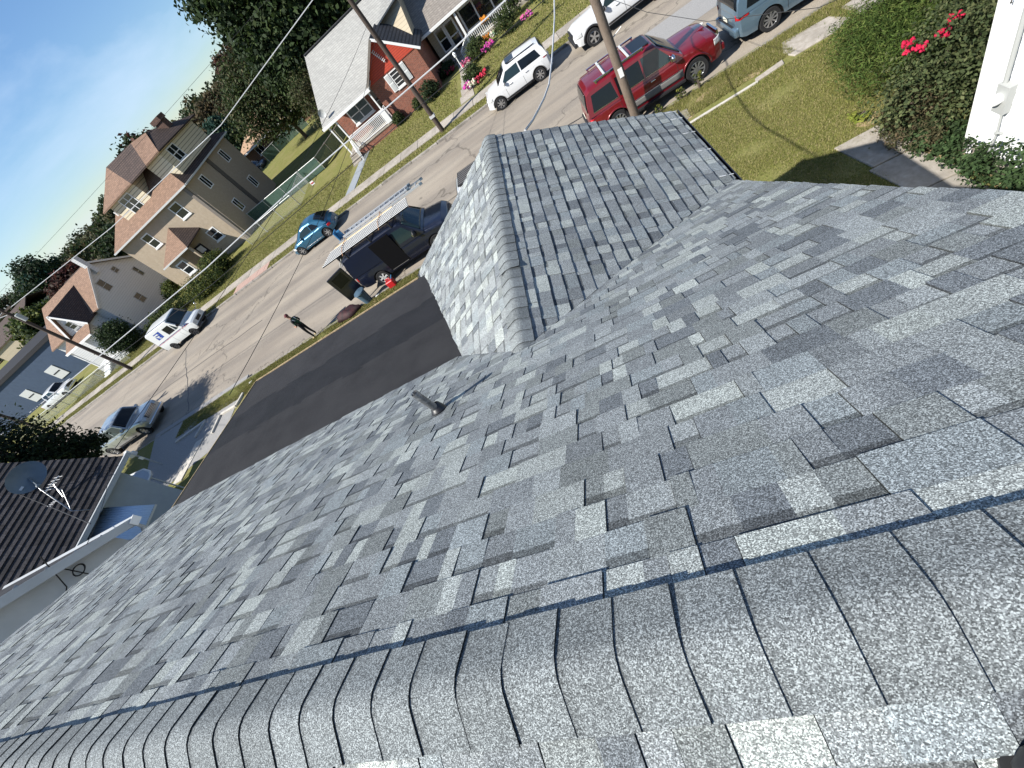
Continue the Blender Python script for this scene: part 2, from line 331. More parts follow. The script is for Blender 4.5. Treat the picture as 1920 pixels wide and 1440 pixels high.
# ---------------------------------------------------------------- grass blades
def blades(name, n, fn, hh=(.03, .07), pal=((.20, .21, .055), (.27, .25, .09), (.14, .16, .04), (.35, .30, .15)), wid=.007, seed=1):
    rs = np.random.RandomState(seed); P = fn(rs, n); n = len(P)
    a = rs.rand(n) * 6.283; h = rs.uniform(hh[0], hh[1], n); lean = rs.uniform(0.1, 1.0, n) * h; b = rs.rand(n) * 6.283
    dx, dy = np.cos(a) * wid, np.sin(a) * wid
    V = np.empty((n, 3, 3)); V[:, 0] = P + np.c_[dx, dy, np.zeros(n)]; V[:, 1] = P - np.c_[dx, dy, np.zeros(n)]
    V[:, 2] = P + np.c_[np.cos(b) * lean, np.sin(b) * lean, h]
    me = bpy.data.meshes.new(name); me.vertices.add(n * 3); me.vertices.foreach_set('co', V.ravel())
    me.loops.add(n * 3); me.loops.foreach_set('vertex_index', np.arange(n * 3, dtype=np.int32))
    me.polygons.add(n); me.polygons.foreach_set('loop_start', np.arange(0, n * 3, 3, dtype=np.int32)); me.update(calc_edges=True)
    pa = np.array(pal); c = pa[rs.randint(0, len(pal), n)] * rs.uniform(.75, 1.2, (n, 1)); C = np.ones((n, 3, 4)); C[:, :, :3] = c[:, None, :]
    at = me.color_attributes.new('tone', 'FLOAT_COLOR', 'CORNER'); at.data.foreach_set('color', C.ravel())
    me.materials.append(M('blade')); o = bpy.data.objects.new(name, me); COL.objects.link(o); o['kind'] = 'stuff'; return o
def rect(x0, x1, y0, y1, z, skip=()):
    def f(rs, n):
        x = rs.uniform(x0, x1, n); y = rs.uniform(y0, y1, n); k = np.ones(n, bool)
        for (a, b, c, d) in skip: k &= ~((x > a) & (x < b) & (y > c) & (y < d))
        # bare spots
        k &= (np.sin(x * 1.7 + 2 * np.sin(y * 1.1)) * np.sin(y * 2.3 + 1.3 * np.sin(x * .9)) < rs.uniform(.25, 1.1, n))
        return np.c_[x, y, np.full(n, z)][k]
    return f
tag(blades('lawn_grass', 230000, rect(1.6, 11, 6.5, 14.75, .125, ((5.5, 6.3, 2, 9.9), (6.75, 11, 2, 8.6))), (.025, .06)), 'short patchy lawn grass beside the side path', 'grass')
tag(blades('verge_grass', 90000, rect(.5, 13, 15.1, 16.45, .125, ((6.75, 8.0, 15.0, 15.75), (8.45, 11, 14.9, 15.85))), (.04, .10), seed=2), 'longer green grass along the kerb by the red car', 'grass')
tag(blades('verge_grass', 60000, rect(-27, -7, 15.2, 16.42, .125), (.04, .10), wid=.012, seed=3), 'strip of grass between the kerb and the low black roof', 'grass')
def far(rs, n):
    x = rs.uniform(-60, 9, n); k = 28.5 - .031 * np.minimum(x + 4, 0); v = rs.rand(n) < .2
    y = np.where(v, k + rs.uniform(.2, 1.22, n), k + rs.uniform(2.65, 8.6, n)); z = np.full(n, .14)
    ok = ~((x > -16.1) & (x < -14.8) & (y > 31)) & ~((x > -5.6) & (x < -4.1) & (y > 31)) & ~((x > -28.6) & (x < -24.1) & (y < 30.6))
    return np.c_[x, y, z][ok]
tag(blades('far_grass', 120000, far, (.04, .10), wid=.02, seed=4), 'grass of the front lawns across the street', 'grass')
# ================================================================ the roof underfoot
attr_mat('granules', .92, 400, .70, .2, bump=.2)
noise_mat('membrane', (.026, .026, .028), (.034, .034, .037), 3, .85, bump=.4, bscale=160, c3=(.042, .042, .044), s3=.9, spec=.12)
noise_mat('membrane_dark', (.013, .014, .016), (.019, .020, .023), 3, .8, bump=.4, bscale=160, c3=(.024, .024, .027), s3=.9, spec=.15)
noise_mat('membrane_brown', (.024, .024, .026), (.032, .032, .034), 3, .85, bump=.4, bscale=160, c3=(.038, .038, .040), s3=.9, spec=.12)
noise_mat('black_metal', (.012, .014, .022), (.02, .023, .034), 20, .4, spec=.5)
noise_mat('galvanised', (.20, .205, .21), (.40, .41, .42), 60, .35, metal=.8, c3=(.05, .05, .05), s3=14, spec=.5)
base_mat('black_rubber', (.015, .015, .017), .45, 0, .5)
base_mat('white_plastic', (.75, .75, .74), .45)
noise_mat('house_siding', (.55, .56, .55), (.62, .63, .62), 3, .7)
noise_mat('felt', (.02, .021, .025), (.035, .036, .04), 30, .95)
XL, XR = -8.05, 1.37                      # rakes of the main slope
PM, PG = .565, .51                        # rise per metre: main slope, front gable
GX = -1.12                                # gable ridge
def zm(y): return 7.70 - PM * abs(y - .09)
def zg(x): return 6.35 - PG * abs(x - GX)
def zp(y): return 5.85 - .19 * (y - 3.35)  # the low black roof
house = thing('shingled_house', 'house with new grey laminated shingle roof, front gable and low black roof', 'house')
PAL = [((.105, .112, .130), 3), ((.150, .158, .172), 4), ((.190, .200, .212), 5), ((.225, .238, .246), 4), ((.188, .206, .220), 3), ((.270, .285, .280), 3), ((.300, .318, .306), 2), ((.150, .158, .162), 3)]
PAL = [(tuple(m + (q - m) * .98 + o_ for q, m, o_ in zip(c, (.195, .194, .194), (.034, .042, .036))), k) for c, k in PAL]
POOL = [c for c, k in PAL for _ in range(k)]
def clip(poly, a, b, c):                  # keep a*u + b*s <= c
    o = []
    for i in range(len(poly)):
        p, q = poly[i], poly[(i + 1) % len(poly)]; dp = a * p[0] + b * p[1] - c; dq = a * q[0] + b * q[1] - c
        if dp <= 0: o.append(p)
        if dp * dq < 0: t = dp / (dp - dq); o.append((lerp(p[0], q[0], t), lerp(p[1], q[1], t)))
    return o
def course_tabs(O, U, D, u0, u1, s0, s1, regions, ex=.143, tone=1.0, st=.0045, pr=.0046):
    """laminated shingles: every tab its own little slab; O origin, U along, D down the slope, N outward"""
    O, U, D = Vector(O), Vector(U).normalized(), Vector(D).normalized(); Nn = U.cross(D).normalized()
    if Nn.z < 0: Nn = -Nn
    res = []; s = s0; k = 0
    while s < s1:
        u = u0 - R.uniform(0, .3); proud = R.random() < .5; sb = s + ex; last = None
        jit = [R.uniform(-.003, .003) for _ in range(3)]
        while u < u1:
            wd = R.choice((.07, .09, .11, .13, .15, .18, .22)) * R.uniform(.85, 1.15); flip_ = R.random() < .55
            ua, ub = u, u + wd - (.0022 if flip_ else 0); u += wd
            col = R.choice(POOL)
            while col == last: col = R.choice(POOL)
            last = col; f = tone * R.uniform(.9, 1.1); col = tuple(q * f for q in col)
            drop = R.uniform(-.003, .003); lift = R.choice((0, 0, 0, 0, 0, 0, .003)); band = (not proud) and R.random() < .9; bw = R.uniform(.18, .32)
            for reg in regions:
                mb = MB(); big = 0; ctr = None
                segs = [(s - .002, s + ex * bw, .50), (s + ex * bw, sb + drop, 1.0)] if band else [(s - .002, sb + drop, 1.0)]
                for (sa, se, dk) in segs:
                    poly = [(ua, sa), (ub, sa), (ub, se), (ua, se)]
                    for h in reg: poly = clip(poly, *h) if len(poly) > 2 else []
                    if len(poly) < 3: continue
                    def pt(p, top):
                        t = (p[1] - s) / ex
                        hgt = (.0015 + st * t + (pr if proud else 0) + lift * t) if top else -.004
                        return O + U * p[0] + D * p[1] + Nn * hgt
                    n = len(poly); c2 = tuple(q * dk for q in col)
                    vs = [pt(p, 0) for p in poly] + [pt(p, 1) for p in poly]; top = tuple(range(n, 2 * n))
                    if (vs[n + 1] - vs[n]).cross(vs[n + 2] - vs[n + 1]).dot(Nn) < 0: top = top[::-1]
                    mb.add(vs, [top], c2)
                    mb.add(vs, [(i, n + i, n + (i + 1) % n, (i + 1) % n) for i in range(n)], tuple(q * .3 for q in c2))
                    ctr = vs[n]; ar = abs(sum(poly[i][0] * poly[(i + 1) % n][1] - poly[(i + 1) % n][0] * poly[i][1] for i in range(n))) / 2; big += ar
                if ctr is not None:
                    ray = ctr - Vector((0, 0, 8.8)); px = big * abs(ray.normalized().dot(Nn)) / ray.length_squared
                    v = CAM.matrix_world.inverted() @ ctr
                    ins = v.z < 0 and abs(v.x / v.z) < 1.22 and abs(v.y / v.z) < .92
                    res.append((px if ins else px * .001, mb))
            proud = (not proud) if flip_ else proud
        s += ex; k += 1
    return res
cm, sm = 1 / math.hypot(1, PM), PM / math.hypot(1, PM); cg, sg = 1 / math.hypot(1, PG), PG / math.hypot(1, PG)
def S(y): return (y - .09) / cm           # horizontal distance -> slope length on the main slope
# main slope: u = x, s = slope length from the ridge
va, vb = (GX, S(2.48)), (XR, S(4.73)); vc = (-2.22, S(3.42))
def half(p, q, keep):                      # half plane through p,q keeping the side of point keep
    a, b = q[1] - p[1], -(q[0] - p[0]); c = a * p[0] + b * p[1]
    return (a, b, c) if a * keep[0] + b * keep[1] <= c else (-a, -b, -c)
EDGE = [(-1, 0, -XL + .02), (1, 0, XR + .02)]
tabs = []
tabs += course_tabs((0, .09, 7.70), (1, 0, 0), (0, cm, -sm), XL - .1, XR + .1, .10, va[1], [EDGE + [(0, 1, va[1])]])
regL = EDGE + [(1, 0, GX), half(va, vc, (-6, va[1] + .1)), (0, 1, S(3.42))]; regR = EDGE + [(-1, 0, -GX), half(va, vb, (1.3, va[1])), (0, 1, S(4.9))]
first = .10 + .143 * math.ceil((va[1] - .10) / .143)
tabs2 = course_tabs((0, .09, 7.70), (1, 0, 0), (0, cm, -sm), XL - .1, XR + .1, va[1], S(4.9), [regL, regR])
tabs += tabs2
# back slope (a little of it shows beyond the ridge)
tabsb = course_tabs((0, .09, 7.70), (1, 0, 0), (0, -cm, -sm), XL, XR, .10, 1.6, [EDGE])
# gable, right and left slopes: u = y, s from the gable ridge
def SG(x): return abs(x - GX) / cg
GY0, GY1 = 2.40, 6.90
rr = [(1, 0, GY1), (0, 1, SG(XR + .05)), half((2.48, 0), (4.73, SG(XR)), (6, .5))]
tabsg = course_tabs((GX, 0, 6.35), (0, 1, 0), (cg, 0, -sg), GY0, GY1 + .1, .08, SG(XR + .05), [rr], st=.011, pr=.003)
rl = [(1, 0, GY1), half((2.48, 0), (3.42, SG(-2.22)), (6, .3)), half((3.42, SG(-2.22)), (6.9, SG(-3.55)), (6, .3))]
tabsg += course_tabs((GX, 0, 6.35), (0, 1, 0), (-cg, 0, -sg), GY0, GY1 + .1, .08, SG(-3.7), [rl])
tabs.sort(key=lambda t: -t[0])
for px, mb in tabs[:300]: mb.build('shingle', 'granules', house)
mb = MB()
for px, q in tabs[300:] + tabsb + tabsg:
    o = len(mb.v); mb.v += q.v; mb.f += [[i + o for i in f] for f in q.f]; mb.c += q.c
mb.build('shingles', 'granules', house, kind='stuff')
# decks under the shingles
t = .03
mb = MB()
mb.add([(XL, .09, 7.70 - .006), (XR, .09, 7.694), (XR, 4.75, zm(4.75) - .006), (GX, 2.48, zm(2.48) - .006), (-2.22, 3.42, zm(3.42) - .006), (XL, 3.42, zm(3.42) - .006)], [(0, 1, 2, 3, 4, 5)])
mb.add([(XL, .09, 7.694), (XR, .09, 7.694), (XR, -4.6, zm(-4.6) - .006), (XL, -4.6, zm(-4.6) - .006)], [(0, 3, 2, 1)])
mb.add([(GX, 2.3, 6.344), (GX, GY1, 6.344), (XR + .03, GY1, zg(XR + .03) - .006), (XR + .03, 4.6, zg(XR + .03) - .006)], [(0, 3, 2, 1)])
mb.add([(GX, 2.3, 6.344), (GX, GY1, 6.344), (-3.62, GY1, zg(-3.62) - .006), (-2.1, 3.2, zg(-2.1) - .006)], [(0, 1, 2, 3)])
mb.build('roof_deck', 'felt', house, fix=True)
# ridge caps
def ridge_caps(a, b, ex, pitch, axis, lift, hw=.152, loose=None, vary=.10):
    a, b = Vector(a), Vector(b); d = (b - a).normalized(); n = int((b - a).length / ex); side = d.cross(Vector((0, 0, 1))).normalized()
    ang = math.atan(pitch)
    prof = []
    for i in range(13):
        q = -1 + 2 * i / 12; sl = abs(q) * hw; rb = .05
        # rounded bend over the crown
        drop = math.sin(ang) * (sl * sl / (2 * rb) if sl < rb else sl - rb / 2); hor = sl * math.cos(ang) if sl > rb else sl * lerp(1, math.cos(ang), sl / rb)
        prof.append((hor * (1 if q > 0 else -1), -drop))
    for k in range(n):
        mb = MB(); p0 = a + d * (ex * k - .004); p1 = a + d * (ex * (k + 1) + .012 + R.uniform(-.004, .004)); sk = R.uniform(-.003, .003); lf = R.choice((0, 0, 0, 0, .002, .004)); f = R.uniform(1 - vary, 1 + vary)
        if loose == k: lf = .025
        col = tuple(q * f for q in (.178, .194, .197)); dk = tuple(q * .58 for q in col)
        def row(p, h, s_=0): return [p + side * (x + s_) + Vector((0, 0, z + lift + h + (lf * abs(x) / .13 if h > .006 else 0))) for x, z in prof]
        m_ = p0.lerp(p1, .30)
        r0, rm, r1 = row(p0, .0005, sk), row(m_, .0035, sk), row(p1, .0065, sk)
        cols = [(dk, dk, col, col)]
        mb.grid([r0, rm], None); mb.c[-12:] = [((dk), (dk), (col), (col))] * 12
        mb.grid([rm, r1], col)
        r2 = [q - Vector((0, 0, .006)) for q in r1]; mb.grid([r1, r2], tuple(q * .12 for q in col))
        for e in (0, -1):
            A, B, Cc = r0[e], rm[e], r1[e]; dn = Vector((0, 0, .012))
            mb.add([A, B, Cc, Cc - dn, B - dn, A - dn], [(0, 1, 4, 5), (1, 2, 3, 4)], tuple(q * .15 for q in col))
        mb.build('ridge_cap', 'granules', house, smooth=50, fix=True)
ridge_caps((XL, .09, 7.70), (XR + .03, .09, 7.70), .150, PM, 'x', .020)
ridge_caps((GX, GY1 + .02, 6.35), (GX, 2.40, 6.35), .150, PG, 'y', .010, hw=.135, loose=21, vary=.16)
mb = MB()
for sy in (1, -1): mb.prism([(XL, .09 + sy * .115, zm(.09 + .115) + .002), (XL, .09, 7.70), (XL, .09, 7.712), (XL, .09 + sy * .115, zm(.09 + .115) + .014)], (XR - XL, 0, 0))
mb.build('ridge_vent', 'black_metal', house)
# the low black roof: three lapped sheets
sheets = [(3.30, 4.45, 'membrane_brown', .004), (4.38, 5.35, 'membrane_dark', .002), (5.28, 6.42, 'membrane', 0)]
for ya, yb, mt, h in sheets:
    n = 8; top = []
    xr = lambda y: GX - (6.35 - zp(y)) / PG + .25
    rows = []
    for i in range(n + 1):
        y = lerp(ya, yb, i / n); rows.append([(lerp(XL + .02, xr(y), j / 18), y, zp(y) + h + .005 * math.sin(j * 1.3 + ya * 5) * math.sin(i * .9 + j * .4)) for j in range(19)])
    mb = MB(); mb.grid(rows, flip=True)
    mb.add([rows[-1][j] for j in range(19)] + [(p[0], p[1], p[2] - .006) for p in rows[-1]], [(j, j + 1, 20 + j, 19 + j) for j in range(18)])
    mb.build('membrane_sheet', mt, house, smooth=60, fix=True)
mb = MB(); y0, y1 = 3.35, 6.44
mb.hexa([(XL, y0, zp(y0) - .16), (-2.2, y0, zp(y0) - .16), (-3.35, y1, zp(y1) - .16), (XL, y1, zp(y1) - .16), (XL, y0, zp(y0) - .008), (-2.2, y0, zp(y0) - .008), (-3.35, y1, zp(y1) - .008), (XL, y1, zp(y1) - .008)])
mb.build('porch_roof_deck', 'black_metal', house)
for a, b_ in (((XL - .005, y1 + .01, zp(y1) - .012), (-3.42, y1 + .01, zp(y1) - .012)), ((XL - .012, y0, zp(y0) - .012), (XL - .012, y1, zp(y1) - .012))): MB().beam(a, b_, .02, .05).build('drip_edge', 'straw', house)
# walls, fascias, gutter with hanger straps
mb = MB(); mb.box(XL + .3, XR - .3, -4.3, 3.3, .1, 4.95); mb.prism([(XL + .3, -4.3, 4.95), (XL + .3, 3.3, 4.95), (XL + .3, 3.3, 5.85), (XL + .3, .09, 7.60), (XL + .3, -4.3, 5.15)], (XR - XL - .6, 0, 0))
mb.build('wall', 'house_siding', house)
mb = MB(); mb.box(-3.3, XR - .3, 3.2, 6.6, .1, 4.98); mb.prism([(-3.3, 6.6, 4.98), (XR - .3, 6.6, 4.98), (GX, 6.6, 6.25)], (0, -2.5, 0)); mb.build('gable_wall', 'house_siding', house)
mb = MB(); mb.box(XL + .2, -3.4, 3.3, 6.2, .1, 4.95); mb.build('porch_wall', 'house_siding', house)
for nm, a, b_ in (('rake_board', (XR + .015, .09, 7.60), (XR + .015, 4.70, zm(4.70) - .10)), ('rake_board', (XR + .015, .09, 7.60), (XR + .015, -4.5, zm(-4.5) - .10)), ('rake_board', (XL - .015, .09, 7.60), (XL - .015, 3.4, zm(3.4) - .10)),
                  ('rake_board', (GX, GY1 - .02, 6.25), (XR + .05, GY1 - .02, zg(XR + .05) - .10)), ('rake_board', (GX, GY1 - .02, 6.25), (-3.5, GY1 - .02, zg(-3.5) - .10))):
    MB().beam((a[0] - (.02 if a[0] == b_[0] and a[0] > 0 else 0), a[1], a[2] - .03), (b_[0] - (.02 if a[0] == b_[0] and a[0] > 0 else 0), b_[1], b_[2] - .03), .025, .15).build(nm, 'black_metal', house)
gz = zg(XR) - .02
mb = MB(); xo = XR + .055
mb.grid([[(xo, y, gz - .005) for y in (4.55, 6.95)], [(xo + .005, y, gz - .11) for y in (4.55, 6.95)], [(xo + .03, y, gz - .12) for y in (4.55, 6.95)], [(xo + .045, y, gz - .05) for y in (4.55, 6.95)], [(xo + .05, y, gz - .03) for y in (4.55, 6.95)], [(xo + .04, y, gz - .028) for y in (4.55, 6.95)]])
mb.build('gutter', 'black_metal', house, fix=True)
for y in (4.85, 5.55, 6.1, 6.6, 6.85):
    MB().beam((XR - .09, y, zg(XR - .09) + .014), (XR + .07, y + .03, zg(XR + .07) + .012), .012, .003).build('gutter_strap', 'white_plastic', house)
# vent pipe with its rubber boot
vx, vy = -1.80, 2.02; vz = zm(vy)
pipe = MB().lathe([(.030, -.02), (.030, .30), (.027, .305), (.024, .30), (.024, .12)], (vx, vy, vz), 'z', 16).build('vent_pipe', 'galvanised', house, smooth=40)
nn = Vector((0, sm, cm)); q = nn.to_track_quat('Z', 'Y').to_matrix()
mb = MB(); mb.lathe([(.070, 0), (.070, .006), (.064, .012), (.058, .028), (.048, .048), (.036, .070), (.031, .075)], (0, 0, 0), 'z', 18); mb.v = [tuple(q @ Vector(p) + Vector((vx, vy, vz + .008))) for p in mb.v]
mb.build('boot', 'black_rubber', pipe, smooth=40)
# ================================================================ houses
def pat_mat(name, c1, c2, mortar, bw, rh, ms=.006, rough=.85, bump=.4, nscale=6, offset=.5, jit=.5):
    """courses seen from afar: running pattern over (x+y, z)"""
    m, t, b = base_mat(name, c1, rough, 0, .25); n = t.nodes; l = t.links
    tc = n.new('ShaderNodeTexCoord'); sx = n.new('ShaderNodeSeparateXYZ'); l.new(tc.outputs['Object'], sx.inputs[0])
    ad = n.new('ShaderNodeMath'); ad.operation = 'ADD'; l.new(sx.outputs[0], ad.inputs[0]); l.new(sx.outputs[1], ad.inputs[1])
    cb = n.new('ShaderNodeCombineXYZ'); l.new(ad.outputs[0], cb.inputs[0]); l.new(sx.outputs[2], cb.inputs[1])
    br = n.new('ShaderNodeTexBrick'); br.inputs['Scale'].default_value = 1; br.inputs['Brick Width'].default_value = bw; br.inputs['Row Height'].default_value = rh; br.inputs['Mortar Size'].default_value = ms
    br.inputs['Color1'].default_value = rgb(c1); br.inputs['Color2'].default_value = rgb(c2); br.inputs['Mortar'].default_value = rgb(mortar); br.offset = offset; l.new(cb.outputs[0], br.inputs['Vector'])
    nz = n.new('ShaderNodeTexNoise'); nz.inputs['Scale'].default_value = nscale; nz.inputs['Detail'].default_value = 5; l.new(tc.outputs['Object'], nz.inputs['Vector'])
    mr = n.new('ShaderNodeMapRange'); mr.inputs[3].default_value = 1 - jit; mr.inputs[4].default_value = 1 + jit; l.new(nz.outputs[0], mr.inputs[0])
    mx = n.new('ShaderNodeMix'); mx.data_type = 'RGBA'; mx.blend_type = 'MULTIPLY'; mx.inputs[0].default_value = 1; l.new(br.outputs[0], mx.inputs[6]); l.new(mr.outputs[0], mx.inputs[7]); l.new(mx.outputs[2], b.inputs['Base Color'])
    bp = n.new('ShaderNodeBump'); bp.inputs['Strength'].default_value = bump; bp.inputs['Distance'].default_value = .02; bp.invert = True; l.new(br.outputs['Fac'], bp.inputs['Height']); l.new(bp.outputs[0], b.inputs['Normal'])
    return m
pat_mat('red_brick', (.30, .085, .05), (.20, .06, .04), (.24, .17, .13), .22, .075, .010, jit=.45)
pat_mat('brown_brick', (.22, .10, .06), (.15, .07, .045), (.2, .15, .11), .22, .075, .010)
pat_mat('field_stone', (.30, .22, .14), (.16, .11, .075), (.22, .19, .15), .42, .17, .02, jit=.5)
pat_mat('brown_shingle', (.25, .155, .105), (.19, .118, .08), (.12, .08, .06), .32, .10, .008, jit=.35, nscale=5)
pat_mat('dark_and_shade_shingle', (.090, .062, .050), (.065, .046, .038), (.03, .022, .02), .32, .14, .02, jit=.4, nscale=5)  # for dark roofs; also paints shade onto brown slopes facing away from the sun
pat_mat('grey_shingle', (.34, .335, .31), (.29, .285, .265), (.2, .2, .19), .32, .10, .007, jit=.15)
pat_mat('charcoal_shingle', (.075, .075, .08), (.055, .055, .06), (.02, .02, .022), .32, .16, .03, jit=.35)
pat_mat('stone_grey_shingle', (.24, .215, .19), (.19, .17, .15), (.12, .11, .1), .32, .10, .008, jit=.3)
pat_mat('red_clapboard', (.50, .072, .040), (.46, .066, .038), (.26, .04, .025), 40, .13, .012, .6, jit=.12)
pat_mat('cream_boards', (.66, .58, .42), (.62, .54, .39), (.2, .17, .12), 40, .26, .022, .7, jit=.1)
pat_mat('white_lap', (.58, .585, .58), (.55, .555, .55), (.36, .37, .38), 40, .2, .010, .6, jit=.08)
pat_mat('tan_lap', (.42, .36, .26), (.40, .34, .245), (.27, .23, .17), 40, .2, .010, .7, jit=.1)
noise_mat('stucco', (.34, .275, .20), (.40, .33, .245), 5, .9, bump=.4, bscale=60, c3=(.36, .29, .21), s3=1.2)
noise_mat('stucco_band', (.10, .085, .07), (.13, .11, .09), 6, .9)
noise_mat('navy_siding', (.030, .052, .092), (.037, .062, .108), 2, .7)
base_mat('white_trim', (.74, .74, .72), .5); base_mat('grey_trim', (.35, .36, .35), .5); base_mat('dark_trim', (.022, .022, .025), .85, 0, .2)
noise_mat('bronze_trim', (.16, .14, .12), (.2, .175, .15), 12, .6)
noise_mat('chimney_brick', (.13, .075, .055), (.07, .045, .037), 9, .9, bump=.5)
m_, t_, b_ = base_mat('glass', (.012, .016, .020), .06, 0, .8); m_, t_, b_ = base_mat('curtain_glass', (.10, .13, .13), .12, 0, .7)
base_mat('pale_metal', (.55, .56, .55), .5, .2)
def obox(mb, O, U, Nn, u0, u1, n0, n1, z0, z1, col=None):
    O, U, Nn = Vector(O), Vector(U), Vector(Nn); Z = Vector((0, 0, 1))
    P = lambda u, n, z: O + U * u + Nn * n + Z * z
    return mb.hexa([P(u0, n0, z0), P(u1, n0, z0), P(u1, n1, z0), P(u0, n1, z0), P(u0, n0, z1), P(u1, n0, z1), P(u1, n1, z1), P(u0, n1, z1)], col)
def window(par, O, U, Nn, w, h, trim='white_trim', cols=1, rows=2, fr=.07, sill=True, glass='glass', name='window', out=.03):
    mb = MB()
    for a in ((0, fr, 0, h), (w - fr, w, 0, h), (fr, w - fr, h - fr, h), (fr, w - fr, 0, fr)): obox(mb, O, U, Nn, a[0], a[1], -.02, out, a[2], a[3])
    for i in range(1, cols): u = w * i / cols; obox(mb, O, U, Nn, u - fr * .4, u + fr * .4, -.02, out * .8, fr, h - fr)
    for j in range(1, rows): z = h * j / rows; obox(mb, O, U, Nn, fr, w - fr, -.02, out * .6, z - fr * .3, z + fr * .3)
    f = mb.build(name, trim, par, fix=True)
    for i in range(cols):
        for j in range(rows):
            mb = MB(); obox(mb, O, U, Nn, w * i / cols + fr * .5, w * (i + 1) / cols - fr * .5, -.018, .006, h * j / rows + fr * .4, h * (j + 1) / rows - fr * .4); mb.build('pane', glass, f, fix=True)
    if sill: mb = MB(); obox(mb, O, U, Nn, -.06, w + .06, -.01, out + .05, -.10, -.005); mb.build('sill', trim, f, fix=True)
    return f
def slabp(par, pts, mat, t=.14, name='roof'):
    """a sloping roof plane with thickness (vertical)"""
    mb = MB(); mb.prism([(p[0], p[1], p[2] - t) for p in pts], (0, 0, t)); return mb.build(name, mat, par, fix=True)
UX, UY, FS, FE, FW = (1, 0, 0), (0, 1, 0), (0, -1, 0), (1, 0, 0), (-1, 0, 0)
# ---------------------------------------------------------------- brick bungalow with red gable
h = thing('brick_bungalow', 'red brick bungalow with bright red clapboard gable, white shutters and white porch', 'house', (0, 0, 0))
MB().box(-15.7, -6.95, 39.2, 48.5, .1, 3.1).build('wall', 'red_brick', h); MB().box(-11.3, -6.93, 37.5, 39.3, .1, 3.1).build('bay_wall', 'red_brick', h)
mb = MB(); mb.prism([(-11.42, 37.46, 3.1), (-6.85, 37.46, 3.1), (-9.13, 37.46, 5.08)], (0, .3, 0)); mb.build('gable_front', 'red_clapboard', h)
slabp(h, [(-16.1, 37.0, 3.22), (-11.2, 37.0, 3.22), (-9.13, 40.6, 5.06), (-6.7, 42.2, 5.5), (-6.7, 44.4, 6.55), (-16.1, 44.4, 6.55)], 'grey_shingle', .10)
slabp(h, [(-16.1, 44.4, 6.545), (-6.7, 44.4, 6.545), (-6.7, 50.5, 3.2), (-16.1, 50.5, 3.2)], 'grey_shingle', .10)
MB().beam((-16.1, 44.4, 6.57), (-6.7, 44.4, 6.57), .55, .06).build('ridge_cap', 'charcoal_shingle', h)
mb = MB(); mb.prism([(-15.7, 39.2, 3.1), (-15.7, 48.5, 3.1), (-15.7, 44.4, 6.35)], (8.7, 0, 0)); mb.build('gable_wall', 'tan_lap', h)
for sx, nm in ((-1, 'gable_roof'), (1, 'gable_roof')):
    xe = -9.13 + sx * 2.55; slabp(h, [(xe, 37.1, 3.03), (-9.13, 37.1, 5.22), (-9.13, 41.4, 5.24), (xe, 38.6, 3.05)] if sx < 0 else [(-9.13, 37.1, 5.22), (xe, 37.1, 3.03), (xe, 41.5, 3.05), (-9.13, 41.5, 5.24)], 'charcoal_shingle', .12, nm)
    MB().beam((-9.13, 37.07, 5.13), (xe, 37.07, 2.94), .03, .16).build('rake_board', 'bronze_trim' if sx < 0 else 'white_trim', h)
lad = MB(); lad.beam((-9.62, 37.40, 4.55), (-9.25, 37.40, 3.62), .03); [lad.beam((-9.66 + .045 * i, 37.39, 4.5 - .115 * i), (-9.44 + .045 * i, 37.39, 4.56 - .115 * i), .05, .03) for i in range(8)]; lad.build('vent_slats', 'white_trim', h)
window(h, (-9.6, 37.5, 1.9), UX, FS, .78, 1.1, rows=4, cols=1)
for x in (-10.02, -8.62):
    s_ = MB().box(x, x + .38, 37.44, 37.5, 1.86, 3.02).build('shutter', 'white_trim', h)
    for z in (1.94, 2.50): MB().box(x + .06, x + .32, 37.425, 37.442, z, z + .46).build('panel', 'pale_metal', s_)
window(h, (-14.64, 39.2, 1.56), UX, FS, 2.0, 1.25, cols=2, rows=2, fr=.10, glass='curtain_glass'); window(h, (-12.2, 39.2, .9), UX, FS, .85, 1.95, 'grey_trim', 1, 2, .1, False, name='door')
MB().box(-15.9, -11.3, 36.9, 39.2, .1, .62).build('porch_floor', 'red_brick', h); MB().box(-15.95, -11.25, 36.85, 39.2, .62, .70).build('porch_slab', 'concrete', h)
MB().box(-16.15, -11.25, 36.86, 37.02, 3.02, 3.2).build('gutter', 'white_trim', h)
for x in (-15.7, -14.95, -11.5): MB().box(x - .05, x + .05, 37.0, 37.1, .7, 3.04).build('porch_post', 'white_trim', h)
def railing(par, a, b_, z0, z1, gap=.13, post=True, mat='white_trim'):
    a, b_ = Vector(a), Vector(b_); n = max(2, int((b_ - a).length / gap)); r = MB(); r.beam(a + Vector((0, 0, z1)), b_ + Vector((0, 0, z1)), .09, .05); r.beam(a + Vector((0, 0, z0)), b_ + Vector((0, 0, z0)), .05, .05)
    ro = r.build('railing', mat, par, fix=True)
    for i in range(n + 1):
        p = a.lerp(b_, i / n); MB().box(p.x - .022, p.x + .022, p.y - .022, p.y + .022, p.z + z0, p.z + z1).build('baluster', mat, ro)
    return ro
railing(h, (-14.9, 37.0, .7), (-11.6, 37.0, .7), .10, 1.0); railing(h, (-11.35, 37.0, .7), (-11.35, 38.9, .7), .1, 1.0, .2); railing(h, (-15.0, 36.9, .6), (-14.7, 35.6, -.1), .1, 1.0, .2)
MB().box(-11.75, -11.3, 36.85, 36.95, .75, 1.75).build('porch_panel', 'white_trim', h)
for i in range(3): MB().box(-15.9, -15.05, 36.0 + .3 * i, 36.88, .1, .25 + .16 * i).build('step', 'concrete', h)
